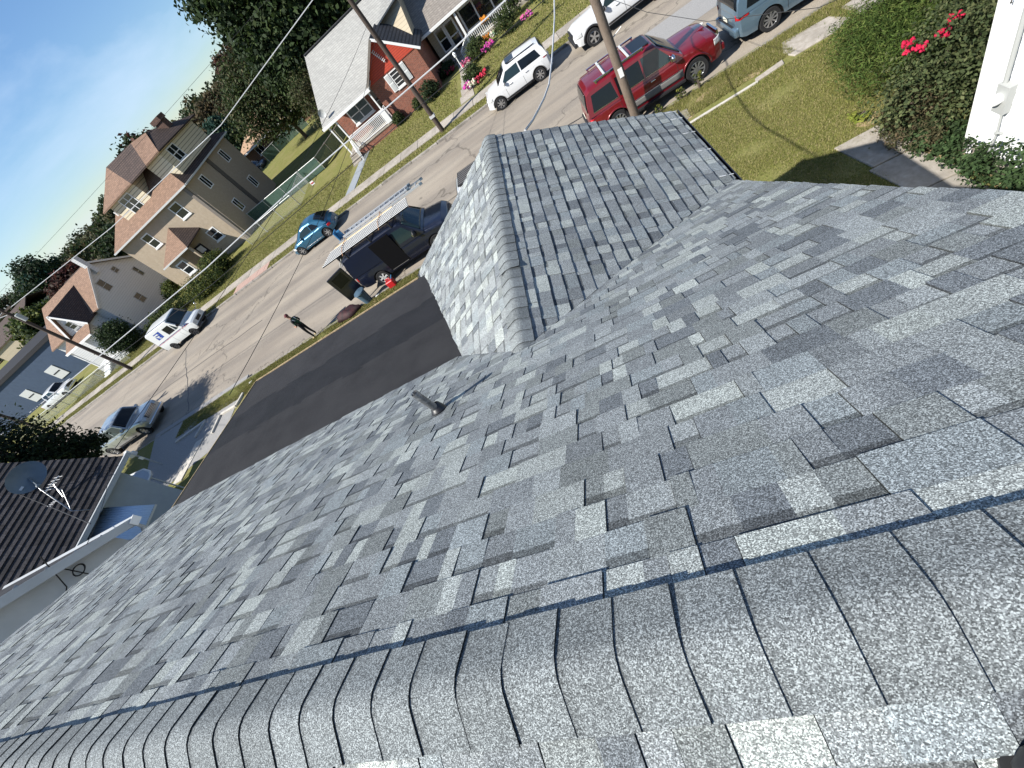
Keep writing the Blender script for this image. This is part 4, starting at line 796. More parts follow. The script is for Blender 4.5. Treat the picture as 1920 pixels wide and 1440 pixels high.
p3 = pole(-44.8, 30.3, 10.4, .17, 'pole_dark', 'dark utility pole with crossarm before the white house', (9.2,)); mb = MB(); mb.tube([(0, 0, 8.9), (-.9, -.4, 9.3), (-1.6, -.5, 9.2)], .035); mb.ball((-1.65, -.5, 9.12), (.22, .1, .08)); mb.build('street_light', 'pale_metal', p3)
MB().lathe([(.16, 0), (.18, .02), (.18, .7), (.1, .75)], (.32, 0, 7.9), 'z', 12).build('transformer', 'grey_trim', p3)
p4 = pole(-64.0, 31.5, 10.2, .17, 'pole_dark', 'far utility pole with street lamp beyond the white house', (9.4,)); MB().tube([(0, 0, 8.6), (-1.2, -.6, 9.1)], .04).build('lamp_arm', 'pale_metal', p4); MB().ball((-1.25, -.65, 9.05), (.25, .12, .09)).build('lamp_head', 'white_trim', p4)
p5 = pole(-42.0, 16.4, 9.6, .155, 'pole_wood', 'utility pole hidden in the dark tree on the near verge', (9.0,))
def wire(pts, r, mat, label, sag=0, n=20):
    if len(pts) == 2:
        a, b_ = Vector(pts[0]), Vector(pts[1]); pts = [a.lerp(b_, i / n) - Vector((0, 0, sag * 4 * (i / n) * (1 - i / n))) for i in range(n + 1)]
    o = MB().tube(pts, r, 5).build('overhead_wire', mat, None, smooth=60); return tag(o, label, 'wire', 'overhead wires')
wire([(2.05, 16.45, 5.85), (-.1, 17, 5.6), (-2.4, 17, 5.5), (-10.6, 17, 5.45), (-16, 17, 5.30), (-29, 17, 5.4), (-33.5, 16.9, 5.5), (-42, 16.5, 5.8)], .022, 'grey_cable', 'thick pale telephone cable along the near side of the street')
wire([(2.05, 16.45, 5.1), (-7.3, 17, 4.84), (-16.6, 17, 4.67), (-28.4, 17, 4.95), (-32.8, 16.9, 4.92), (-42, 16.5, 5.2)], .013, 'cable_black', 'dark telephone cable hung below the pale one')
wire([(18, 29, 9.2), (-6.9, 29.55, 8.7), (-17.7, 29.8, 7.75), (-30, 30.0, 8.1), (-44.8, 30.3, 9.2)], .022, 'grey_cable', 'pale power line passing before the tan stucco house')
wire([(-6.0, 29.55, 9.8), (-45.8, 30.3, 10.2)], .007, 'cable_black', 'thin dark wire strung against the open sky', .15); wire([(-44.8, 30.3, 9.9), (-110, 33, 9.8)], .012, 'cable_black', 'dark wire running away past the navy building', .5); wire([(-44.8, 30.3, 9.3), (-64.0, 31.5, 9.4)], .02, 'grey_cable', 'pale line between the two distant poles', .3)
wire([(-.6, 6.95, 6.08), (-.48, 7.7, 5.85), (-.35, 8.5, 5.64), (-.20, 9.5, 5.38), (-.02, 10.5, 5.18), (.25, 11.9, 5.07), (.53, 13.2, 5.06), (.80, 14.4, 5.08), (1.04, 15.5, 5.16), (2.1, 16.4, 5.9)], .020, 'grey_cable', 'thick grey service cable sagging from the gable to the pole')
wire([(2.2, 16.3, 4.4), (3.0, 14.6, 3.75), (3.9, 13.0, 3.3), (5.4, 11.0, 3.05), (6.7, 9.0, 3.6), (6.75, 7.7, 4.9)], .007, 'cable_black', 'thin black wire crossing over the lawn to the white house'); wire([(2.2, 16.4, 8.6), (6.75, 7.6, 5.2)], .008, 'cable_black', 'upper black wire to the white house', .25)
for k in range(4): wire([(6.7, 7.60, 5.15 - .1 * k), (6.55, 7.9, 3.3 - .10 * k), (7.0, 8.15, 2.95 - .07 * k), (8.2, 9.7, 3.0)], .010, 'cable_black', ('uppermost', 'second', 'third', 'lowest')[k] + ' of the slack black wires looping by the white house corner')
wire([(-6.9, 29.5, 6.4), (-13.3, 6.6, 5.7)], .008, 'cable_black', 'thin wire from the far pole towards the low black roof', .5); wire([(-6.9, 29.5, 5.8), (-9.0, 6.5, 5.3)], .008, 'cable_black', 'second thin wire from the far pole to the black roof eave', .6)
wire([(-11.0, 3.9, 6.0), (-42.0, 16.4, 7.4)], .010, 'cable_black', 'black wire from the grey sided house across the dark tree', .6); wire([(-11.0, 3.5, 5.9), (-17.7, 8.2, 4.6)], .006, 'cable_black', 'slim wire between the two neighbour houses', .1)
# ================================================================ fences
def chain_fence(pts, hgt, label, slats=True, gap=2.4, dense=True):
    f = thing('chain_link_fence', label, 'fence'); zz = .13
    for a, b_ in zip(pts, pts[1:]):
        a, b_ = Vector((a[0], a[1], zz)), Vector((b_[0], b_[1], zz)); n = max(1, round((b_ - a).length / gap))
        MB().tube([a + Vector((0, 0, hgt)), b_ + Vector((0, 0, hgt))], .025).build('top_rail', 'pale_metal', f)
        for i in range(n + 1): p = a.lerp(b_, i / n); MB().tube([p, p + Vector((0, 0, hgt + .05))], .03).build('post', 'pale_metal', f)
        if slats:
            d = (b_ - a).normalized(); ln = (b_ - a).length; m = int(ln / .095); sl = MB()
            for i in range(m): p = a + d * (i * .095 + .01); q = p + d * .083; sl.add([p + Vector((0, 0, .08)), q + Vector((0, 0, .08)), q + Vector((0, 0, hgt - .04)), p + Vector((0, 0, hgt - .04))], [(0, 1, 2, 3)])
            o = sl.build('slats', 'fence_green', f, kind='stuff'); s = o.modifiers.new('s', 'SOLIDIFY'); s.thickness = .008
        else:
            d = (b_ - a).normalized(); ln = (b_ - a).length; mesh = MB(); s = -hgt
            while s < ln:
                for sg_ in (1, -1):
                    u0, u1 = (s, s + hgt) if sg_ > 0 else (s + hgt, s); z0, z1 = 0, hgt
                    lo, hi = max(0, min(u0, u1)), min(ln, max(u0, u1))
                    if hi <= lo: continue
                    f0 = (lo - u0) / (u1 - u0); f1 = (hi - u0) / (u1 - u0); p = a + d * lo + Vector((0, 0, hgt * f0)); q = a + d * hi + Vector((0, 0, hgt * f1)); mesh.tube([p, q], .004, 3, cap=False)
                s += .12
            mesh.build('wire_mesh', 'pale_metal', f, kind='stuff')
    return f
noise_mat('fence_green', (.045, .085, .065), (.06, .11, .085), 4, .6)
chain_fence([(-30.8, 42.4), (-20.6, 41.6), (-18.9, 45.2), (-17.5, 50)], 1.25, 'chain link fence with green privacy slats beside the stucco house')
chain_fence([(-37.5, 64.8), (-33.8, 66.3), (-30, 66.4)], 1.4, 'far run of green slatted fence before the back bungalow')
chain_fence([(-29.5, 37.4), (-22.7, 37.3), (-22.9, 41.6)], 1.15, 'bare chain link fence along the front of the side yard', False); chain_fence([(-48, 33.6), (-62, 34.2), (-76, 35.0)], 1.1, 'bare chain link fence along the navy building lawn', False, 3)
sg_ = MB().box(-20.45, -20.1, 37.22, 37.25, .75, 1.05).build('yard_sign', 'white_plastic'); tag(sg_, 'small white and red sign hung on the yard fence', 'sign'); base_mat('sign_red', (.45, .03, .03), .5); MB().box(-20.42, -20.13, 37.20, 37.222, .86, .94).build('stripe', 'sign_red', sg_)
# ================================================================ vehicles
def paint(name, col, flake=.0, rough=.28): base_mat(name, col, rough, flake, .5, .8)
paint('paint_red', (.16, .006, .012), .2); paint('paint_white', (.60, .61, .61), 0, .35); paint('paint_minivan', (.13, .20, .26), .5); paint('paint_teal', (.02, .105, .18), .4); paint('paint_navy', (.005, .008, .022), .1, .34); paint('paint_silver', (.36, .38, .38), .5); paint('paint_mail', (.60, .62, .61), 0, .45); paint('paint_dark', (.02, .03, .04), .2); paint('paint_lightgrey', (.55, .57, .57), .3)
base_mat('auto_glass', (.006, .008, .010), .06, 0, .35); base_mat('tint_glass', (.016, .030, .034), .06, 0, .4); noise_mat('tyre', (.014, .014, .015), (.022, .022, .023), 40, .85); base_mat('alloy', (.50, .51, .52), .3, .85); base_mat('chrome', (.62, .63, .64), .14, 1.0); base_mat('lamp_red', (.42, .012, .015), .15, 0, .6); base_mat('lamp_clear', (.50, .51, .50), .12, 0, .7); base_mat('lamp_amber', (.5, .16, .02), .2); base_mat('trim_black', (.016, .016, .018), .55); base_mat('void_black', (.004, .004, .005), .95, 0, .1); base_mat('ladder_metal', (.46, .48, .50), .4, .25); base_mat('plate', (.62, .60, .50), .5); base_mat('grey_clad', (.16, .155, .15), .6)
WHEELS = {}
def wheel_meshes(r, w, spokes, rimmat):
    key = (round(r, 3), w, spokes, rimmat)
    if key in WHEELS: return WHEELS[key]
    t = MB(); ri = r * .66; t.lathe([(ri, -w / 2), (r * .93, -w / 2), (r * .985, -w * .38), (r, -w * .2), (r, w * .2), (r * .985, w * .38), (r * .93, w / 2), (ri, w / 2), (ri * .97, w * .3), (ri * .97, -w / 2)], ax='y', n=28)
    k = MB(); k.lathe([(ri, w * .44), (ri * .93, w * .46), (ri * .90, w * .34)], ax='y', n=28); k.lathe([(.001, w * .42), (ri * .16, w * .42), (ri * .2, w * .36)], ax='y', n=12)
    for i in range(spokes):
        a = 2 * math.pi * i / spokes; d = Vector((math.cos(a), 0, math.sin(a))); s = Vector((-math.sin(a), 0, math.cos(a))); ww = ri * 1.5 / max(spokes, 5) * .62; yo, yi = w * .42, w * .22
        p = [d * ri * .12 - s * ww * .7, d * ri * .12 + s * ww * .7, d * ri * .95 + s * ww, d * ri * .95 - s * ww]
        k.hexa([q + Vector((0, yi, 0)) for q in p] + [q + Vector((0, yo, 0)) for q in p])
    dk = MB(); dk.lathe([(.001, w * .16), (ri, w * .16), (ri, -w * .3)], ax='y', n=24)
    def fin(mb, nm, mat, sm_):
        me = mb.mesh(nm); b = bmesh.new(); b.from_mesh(me); bmesh.ops.recalc_face_normals(b, faces=b.faces); b.to_mesh(me); b.free(); me.shade_smooth(); me.set_sharp_from_angle(angle=rad(sm_)); me.materials.append(M(mat)); return me
    WHEELS[key] = (fin(t, 'tyre', 'tyre', 35), fin(k, 'rim', rimmat, 30), fin(dk, 'brake', 'trim_black', 30)); return WHEELS[key]
def add_wheel(par, x, y, r, w, side, spokes=6, rim='alloy'):
    t, k, d = wheel_meshes(r, w, spokes, rim); e = bpy.data.objects.new('wheel', None); COL.objects.link(e); e.parent = par; e.location = (x, y, r); e.rotation_euler = (0, R.uniform(0, 6), 0 if side > 0 else math.pi); e.empty_display_size = .1
    for me in (t, k, d): o = bpy.data.objects.new(me.name.split('.')[0], me); COL.objects.link(o); o.parent = e
class Car:
    """body lofted from tables along x (front = +x): top line, half width, sill; greenhouse lofted from its roof line"""
    def __init__(s, root, body, top, wid, sill, wheels, wr, roof=None, belt=None, gw=None, gr=None, bed=None, crown=.04, shoulder=.9):
        s.root, s.top, s.wid, s.sill, s.wh, s.wr, s.bed, s.crown, s.sh = root, top, wid, sill, wheels, wr, bed, crown, shoulder
        s.x0, s.x1 = top[0][0], top[-1][0]; s.body = body; s.roof, s.belt, s.gw, s.gr = roof, belt, gw, gr
    def zb(s, x):
        z = interp(s.sill, x)
        for xw in s.wh:
            ra = s.wr * 1.17; d = abs(x - xw)
            if d < ra: z = max(z, s.wr + math.sqrt(ra * ra - d * d))
        return z
    def sec(s, x):
        zt = interp(s.top, x); w = interp(s.wid, x); z0 = min(s.zb(x), zt - .06); h = zt - z0; zs = interp(s.sill, x); H = zt - zs
        def wz(z):                       # side bulge depends on absolute height
            t = (z - zs) / H; return w * (.955 + .045 * math.sin(math.pi * min(1, max(0, t * 1.05 + .05)))) if t < .8 else w * lerp(.985, s.sh + .03, (t - .8) / .2)
        P = [(wz(z0 + h * t), z0 + h * t) for t in (0, .14, .28, .42, .56, .70, .82, .91)]
        if s.bed and s.bed[0] < x < s.bed[1]:
            P += [(w * .96, zt), (w * .86, zt), (w * .85, zt - s.bed[2]), (w * .4, zt - s.bed[2]), (0, zt - s.bed[2])]
        else:
            P += [(w * (s.sh + .015), zt - .012), (w * s.sh * .93, zt + s.crown * .12), (w * .6, zt + s.crown * .64), (w * .3, zt + s.crown * .9), (0, zt + s.crown)]
        return P
    def make(s, n=120):
        xs = sorted(set([lerp(s.x0, s.x1, i / n) for i in range(n + 1)] + [a for a, _ in s.top] + [xw + sg * s.wr * 1.17 * q for xw in s.wh for sg in (1, -1) for q in (1.001, .999)] + ([s.bed[0] - .001, s.bed[0] + .002, s.bed[1] - .002, s.bed[1] + .001] if s.bed else [])))
        xs = [x for x in xs if s.x0 <= x <= s.x1]
        mb = MB(); rows = [[(x, y, z) for y, z in s.sec(x)] + [(x, -y, z) for y, z in s.sec(x)[-2::-1]] for x in xs]
        mb.grid(rows); m = len(rows[0])
        for r in (rows[0], rows[-1]): mb.add(r, [tuple(range(m))])
        b = mb.build('body', s.body, s.root, smooth=38, fix=True)
        ub = MB(); w = max(v for _, v in s.wid); zs = min(v for _, v in s.sill)
        ub.box(s.x0 + .25, s.x1 - .25, -w * .80, w * .80, zs + .02, min(interp(s.top, s.x0 + .3), interp(s.top, s.x1 - .3)) - .12 if not s.bed else zs + .25); ub.build('underbody', 'trim_black', s.root)
        if s.roof: s.cabin()
        return s
    # --- cabin
    def gy(s, z): zr = max(v for _, v in s.roof); return lerp(s.gw, s.gr, (z - s.belt) / (zr - s.belt))
    def cab_sec(s, x):
        zr = interp(s.roof, x); e = min(.05, max(.0, (zr - s.belt) * .25)); zt = zr - e; P = []
        for t in (0, .25, .5, .75, 1): z = lerp(s.belt - .03, zt, t); P.append((s.gy(z), z))
        w = s.gy(zr) - .035; P += [(w, zr - e * .35), (w * .9, zr + .012), (w * .6, zr + .026), (w * .3, zr + .034), (0, zr + .037)]; return P
    def cabin(s):
        xs = sorted(set([a for a, _ in s.roof] + [lerp(s.roof[0][0], s.roof[-1][0], i / 60) for i in range(61)])); mb = MB()
        rows = [[(x, y, z) for y, z in s.cab_sec(x)] + [(x, -y, z) for y, z in s.cab_sec(x)[-2::-1]] for x in xs]; mb.grid(rows); m = len(rows[0])
        for r in (rows[0], rows[-1]): mb.add(r, [tuple(range(m))])
        s.cab = mb.build('cabin', s.body, s.root, smooth=38, fix=True)
    def screen(s, xa, xb, name, mat='auto_glass', inset=.07, k=10):
        rows = []
        for i in range(k + 1):
            x = lerp(xa, xb, i / k); zr = interp(s.roof, x); w = s.gy(zr) - .035 - inset
            rows.append([(x, w * (-1 + 2 * j / 8), zr + .037 - .03 * abs(-1 + 2 * j / 8) ** 2 + .006) for j in range(9)])
        mb = MB(); mb.grid(rows); o = mb.build(name, mat, s.root, smooth=60); so = o.modifiers.new('s', 'SOLIDIFY'); so.thickness = .02; so.offset = -1; return o
    def side(s, poly, mat='auto_glass', name='side_window', sides=(1, -1), frame=None):
        for sd in sides:
            P = [Vector((x, sd * (s.gy(z) + .004), z)) for x, z in poly]; mb = MB(); mb.prism(P, (0, -sd * .03, 0)); w = mb.build(name, mat, s.root, fix=True)
            if frame:
                f = MB(); Q = [p + Vector((0, sd * .006, 0)) for p in P]
                for a, b_ in frame: f.beam(Q[a], Q[b_], .02, .014)
                f.build('window_trim', 'chrome', w)
    # --- patches lying on the body side (u: height fraction sill..top), lines, boxes
    def pt(s, x, z, off, sd=1):
        zt = interp(s.top, x); zs = interp(s.sill, x); w = interp(s.wid, x); t = (z - zs) / (zt - zs)
        y = w * (.955 + .045 * math.sin(math.pi * min(1, max(0, t * 1.05 + .05)))) if t < .8 else w * lerp(.985, s.sh + .03, min(1, (t - .8) / .2)); return Vector((x, sd * (y + off), z))
    def patch(s, xa, xb, z0, z1, name, mat, off=.006, sides=(1, -1), nx=8, nz=4, par=None, slope=0):
        for sd in sides:
            rows = [[s.pt(lerp(xa, xb, i / nx), lerp(z0, z1, j / nz) + slope * (lerp(xa, xb, i / nx) - xa), off, sd) for j in range(nz + 1)] for i in range(nx + 1)]
            mb = MB(); mb.grid(rows); o = mb.build(name, mat, par or s.root, smooth=60); so = o.modifiers.new('s', 'SOLIDIFY'); so.thickness = .02; so.offset = -1 if sd > 0 else 1
    def seams(s, xs, z0, z1, sides=(1, -1)):
        for x in xs: s.patch(x, x + .012, z0, z1, 'door_seam', 'trim_black', .0025, sides, 1, 8)
    def handles(s, xs, z, mat=None, sides=(1, -1)):
        for x in xs:
            for sd in sides: p = s.pt(x, z, .02, sd); bev(MB().box(p.x - .09, p.x + .09, p.y - .02, p.y + .02, z - .02, z + .02).build('door_handle', mat or s.body, s.root), .012, 2)
    def mirrors(s, x, z, mat, y=None, sz=(.09, .13, .09)):
        for sd in (1, -1):
            p = s.pt(x, z - .06, .0, sd); mb = MB(); mb.ball((x, sd * (abs(p.y) + sz[1] * .75), z), sz, 10, 8); mb.beam((x, sd * (abs(p.y) - .06), z - .05), (x, sd * (abs(p.y) + sz[1] * .4), z - .03), .06, .05); o = mb.build('mirror', mat, s.root, smooth=60); MB().box(x - sz[0] - .005, x - sz[0] * .7, sd * (abs(p.y) + sz[1] * .2) - .0, sd * (abs(p.y) + sz[1] * 1.35), z - .06, z + .06).build('mirror_glass', 'chrome', o, fix=True)
    def wheels_(s, w, spokes, rim='alloy', inset=.02):
        for x in s.wh:
            for sd in (1, -1): add_wheel(s.root, x, sd * (interp(s.wid, x) - w / 2 - inset), s.wr, w, sd, spokes, rim)
    def arch(s, mat, off=.012, wd=.07, sides=(1, -1)):
        for xw in s.wh:
            for sd in sides:
                mb = MB(); rows = []
                for i in range(17):
                    a = math.pi * i / 16; row = []
                    for q in (1.15, 1.15 + wd / s.wr):
                        x = xw + math.cos(a) * s.wr * q; z = s.wr + math.sin(a) * s.wr * q; row.append(s.pt(min(max(x, s.x0), s.x1), z, off, sd))
                    rows.append(row)
                mb.grid(rows); o = mb.build('arch_flare', mat, s.root, smooth=60); so = o.modifiers.new('s', 'SOLIDIFY'); so.thickness = .03; so.offset = -1 if sd < 0 else 1
    def box(s, name, mat, x0, x1, y0, y1, z0, z1, b=.01): return bev(MB().box(x0, x1, y0, y1, z0, z1).build(name, mat, s.root), b, 2)
def vehicle(label, cat, x, y, heading, name='parked_car', group='vehicles parked along the street'):
    return thing(name, label, cat, (x, y, .012), heading, group)
# ---- red full-size SUV, nose to +x
v = vehicle('dark red full-size SUV with chrome roof rails parked behind the pole', 'suv', 3.08, 17.95, 0)
c = Car(v, 'paint_red', [(-2.42, .86), (-2.36, 1.05), (-2.2, 1.14), (.85, 1.16), (1.1, 1.15), (1.9, 1.12), (2.2, 1.05), (2.36, .9), (2.42, .72)], [(-2.42, .80), (-2.33, .93), (-2.0, .965), (1.6, .965), (2.1, .93), (2.32, .84), (2.42, .70)], [(-2.42, .42), (-2.2, .36), (2.2, .34), (2.42, .42)], (-1.42, 1.45), .40,
        [(-2.36, 1.10), (-2.28, 1.50), (-2.18, 1.82), (-2.02, 1.90), (-1.0, 1.93), (.1, 1.91), (.38, 1.86), (1.12, 1.16)], 1.12, .93, .74).make()
c.wheels_(.27, 10); c.screen(.46, 1.06, 'windshield', 'tint_glass'); c.screen(-2.33, -2.20, 'rear_window', 'auto_glass', .05)
c.side([(-2.15, 1.20), (-1.20, 1.20), (-1.26, 1.74), (-2.02, 1.72)], 'auto_glass', frame=((0, 1),)); c.side([(-1.12, 1.20), (-.22, 1.20), (-.22, 1.78), (-1.12, 1.76)], frame=((0, 1),)); c.side([(-.16, 1.20), (.82, 1.20), (.42, 1.77), (-.16, 1.78)], 'tint_glass', frame=((0, 1),))
c.patch(-1.0, 1.0, .50, .72, 'rocker_panel', 'grey_clad', .012); c.patch(-1.0, 1.0, .725, .75, 'side_moulding', 'chrome', .016); c.patch(-2.36, -2.24, .72, 1.02, 'tail_lamp', 'lamp_red', .008); c.patch(2.12, 2.38, .78, .96, 'headlamp', 'lamp_clear', .008)
c.seams((-1.18, -.20, .86), .45, 1.10); c.handles((-.95, .02), .98, 'chrome'); c.mirrors(.78, 1.26, 'chrome', sz=(.09, .15, .12)); c.arch('paint_red', .01, .05)
for sd in (1, -1):
    rr = MB(); rr.beam((-1.75, sd * .64, 2.0), (.05, sd * .64, 1.99), .05, .05); [rr.beam((x, sd * .64, 1.90), (x, sd * .64, 2.0), .07, .05) for x in (-1.7, -.85, 0)]; rr.build('roof_rail', 'chrome', v); MB().beam((-1.1, sd * (.99), .38), (1.0, sd * (.99), .38), .16, .06).build('running_board', 'trim_black', v)
for x in (-1.35, -.45): MB().beam((x, -.62, 2.02), (x, .62, 2.02), .07, .03).build('cross_bar', 'pale_metal', v)
c.box('sunroof', 'auto_glass', -.28, .30, -.48, .48, 1.92, 1.957); c.box('grille', 'chrome', 2.38, 2.45, -.42, .42, .72, .98); c.box('bumper', 'paint_red', 2.30, 2.47, -.80, .80, .42, .66, .05); c.box('bumper', 'trim_black', -2.50, -2.34, -.85, .85, .42, .68, .05); c.box('number_plate', 'plate', -2.45, -2.425, -.16, .16, .84, .98); c.box('hood_strip', 'paint_red', 1.2, 2.15, -.12, .12, 1.13, 1.165, .02)
# ---- small white SUV, nose to -x
v = vehicle('small white SUV with black roof rails parked facing the brick bungalow walk', 'suv', -1.42, 27.28, math.pi - .01)
def small_suv(v, body):
    c = Car(v, body, [(-1.95, .80), (-1.90, .92), (-1.7, .97), (.8, .98), (1.2, .95), (1.65, .88), (1.88, .72), (1.96, .55)], [(-1.95, .70), (-1.85, .83), (-1.5, .87), (1.2, .87), (1.7, .82), (1.9, .70), (1.96, .55)], [(-1.95, .36), (-1.7, .28), (1.7, .26), (1.96, .32)], (-1.20, 1.26), .335,
            [(-1.92, .95), (-1.84, 1.30), (-1.72, 1.50), (-1.5, 1.55), (-.5, 1.60), (.05, 1.58), (.3, 1.52), (1.05, .98)], .95, .82, .64).make()
    c.wheels_(.21, 7); c.screen(.36, .98, 'windshield'); c.screen(-1.88, -1.74, 'rear_window', 'auto_glass', .05)
    c.side([(-1.60, 1.02), (-.45, 1.02), (-.45, 1.44), (-1.45, 1.40)]); c.side([(-.38, 1.02), (.75, 1.02), (.32, 1.42), (-.38, 1.45)], 'tint_glass')
    c.patch(-1.93, -1.68, .86, .99, 'tail_lamp', 'lamp_red', .008); c.patch(1.55, 1.90, .66, .80, 'headlamp', 'lamp_clear', .008); c.patch(-.8, .85, .28, .38, 'rocker_panel', 'trim_black', .008); c.seams((-.42, .66), .40, .94); c.handles((-.65, .32), .86); c.mirrors(.66, 1.05, body, sz=(.07, .11, .08)); c.arch('grey_clad', .006, .03)
    c.box('grille', 'trim_black', 1.93, 1.985, -.4, .4, .40, .60); c.box('bumper', body, 1.82, 1.99, -.62, .62, .28, .40, .05); c.box('bumper', body, -2.0, -1.85, -.75, .75, .34, .60, .05); c.box('number_plate', 'plate', -2.01, -1.985, -.16, .16, .62, .74); c.box('sunroof', 'auto_glass', -.35, .15, -.40, .40, 1.60, 1.634)
    for sd in (1, -1): MB().beam((-1.55, sd * .58, 1.61), (.1, sd * .58, 1.63), .03, .04).build('roof_rail', 'trim_black', v)
    return c
small_suv(v, 'paint_white')
# ---- white pickup-like SUV at the top, nose to -x
v = vehicle('large white pickup with black wheel arch flares and mirror shadow on its door', 'pickup', 4.45, 26.75, math.pi + .02)
def pickup(v, body, L=5.3, W=.92, flare=True, spokes=6, rim='trim_black', bedmat=None, zt=1.06, cabx=(-.95, 1.2), roofz=1.78, grille='trim_black', bars=0, wr=.385):
    h = L / 2; fx = h - .90; rx = -h + 1.12
    c = Car(v, body, [(-h, zt - .08), (-h + .1, zt), (cabx[0] - .1, zt), (cabx[1] - .1, zt + .02), (cabx[1] + .1, zt + .02), (h - .35, zt - .04), (h - .1, zt - .12), (h, zt - .30)], [(-h, W - .06), (-h + .2, W), (h - .6, W), (h - .2, W - .05), (h, W - .18)], [(-h, .46), (-h + .3, .38), (h - .3, .36), (h, .42)], (rx, fx), wr,
            [(cabx[0], zt), (cabx[0] + .12, roofz - .06), (cabx[0] + .3, roofz), (cabx[1] - .75, roofz), (cabx[1] - .62, roofz - .05), (cabx[1], zt + .02)], zt - .02, W - .04, W - .20, bed=(-h + .08, cabx[0] - .12, .45), crown=.05).make()
    c.wheels_(.26, spokes, rim, -.01); c.screen(cabx[1] - .58, cabx[1] - .05, 'windshield'); c.screen(cabx[0] + .03, cabx[0] + .11, 'rear_window', 'auto_glass', .08)
    mid = lerp(cabx[0], cabx[1], .42); zb = zt + .05; c.side([(cabx[0] + .18, zb), (mid - .04, zb), (mid - .04, roofz - .12), (cabx[0] + .22, roofz - .12)]); c.side([(mid + .04, zb), (cabx[1] - .25, zb), (cabx[1] - .68, roofz - .12), (mid + .04, roofz - .12)], 'tint_glass')
    c.patch(-h + .01, -h + .13, zt - .42, zt - .08, 'tail_lamp', 'lamp_red', .006); c.patch(h - .42, h - .05, zt - .33, zt - .15, 'headlamp', 'lamp_clear', .008); c.seams((cabx[0] - .02, mid, cabx[1] - .22), .42, zt - .03); c.handles((mid - .2, cabx[1] - .9), zt - .12); c.mirrors(cabx[1] - .28, zt + .1, body if not flare else 'trim_black', sz=(.09, .14, .11))
    if flare: c.arch('trim_black', .02, .09)
    c.patch(cabx[0] + .05, cabx[1] - .3, .40, .48, 'rocker_panel', 'trim_black', .02)
    c.box('grille', grille, h - .03, h + .03, -W * .55, W * .55, zt - .40, zt - .12); c.box('bumper', 'trim_black' if flare else 'chrome', h - .05, h + .10, -W * .9, W * .9, .42, .62, .04); c.box('bumper', 'chrome', -h - .10, -h + .05, -W * .9, W * .9, .46, .62, .04); c.box('tailgate', body, -h - .02, -h + .06, -W * .86, W * .86, .62, zt - .03, .02); c.box('number_plate', 'plate', -h - .115, -h - .095, -.16, .16, .5, .61)
    for k in range(bars): c.box('grille_bar', 'chrome', h + .03, h + .045, -W * .5, W * .5, zt - .37 + .075 * k, zt - .34 + .075 * k, .004)
    if bedmat: c.box('bed_cover', bedmat, -h + .08, cabx[0] - .14, -W * .85, W * .85, zt - .06, zt + .02)
    return c
pickup(v, 'paint_white', 5.2, .90, True, 5, 'alloy')
# ---- blue-grey minivan, rear towards -x
v = vehicle('blue grey minivan with red tail lamps parked nose away beyond the red SUV', 'minivan', 8.55, 18.15, -.02)
c = Car(v, 'paint_minivan', [(-2.5, .80), (-2.45, .95), (-2.3, 1.02), (1.0, 1.04), (1.5, .98), (2.2, .86), (2.45, .66), (2.52, .5)], [(-2.5, .78), (-2.38, .92), (-2.0, .965), (1.6, .965), (2.2, .88), (2.45, .74), (2.52, .6)], [(-2.5, .40), (-2.25, .30), (2.2, .26), (2.52, .34)], (-1.50, 1.50), .345,
        [(-2.46, .98), (-2.36, 1.35), (-2.2, 1.66), (-1.9, 1.72), (-.6, 1.74), (.4, 1.70), (.7, 1.62), (1.7, 1.0)], 1.0, .93, .72).make()
c.wheels_(.22, 9); c.screen(.8, 1.6, 'windshield'); c.screen(-2.42, -2.24, 'rear_window', 'auto_glass', .06); c.side([(-2.15, 1.08), (-1.0, 1.06), (-1.0, 1.56), (-2.0, 1.55)]); c.side([(-.94, 1.06), (.1, 1.06), (.1, 1.56), (-.94, 1.57)]); c.side([(.16, 1.06), (1.25, 1.06), (.75, 1.5), (.16, 1.56)], 'tint_glass')
c.patch(-2.48, -2.10, .86, 1.02, 'tail_lamp', 'lamp_red', .01, slope=.1); c.seams((-.97, .12, 1.15), .36, 1.0); c.handles((-.75, .32), .92, 'chrome'); c.mirrors(1.1, 1.12, 'paint_minivan'); c.patch(-1.0, 1.0, .93, .94, 'slide_track', 'trim_black', .004)
c.box('bumper', 'paint_minivan', -2.60, -2.40, -.86, .86, .38, .66, .07); c.box('number_plate', 'plate', -2.545, -2.52, -.16, .16, .72, .84); c.box('bumper_step', 'trim_black', -2.57, -2.42, -.6, .6, .66, .68); c.box('grille', 'trim_black', 2.45, 2.54, -.45, .45, .46, .62)
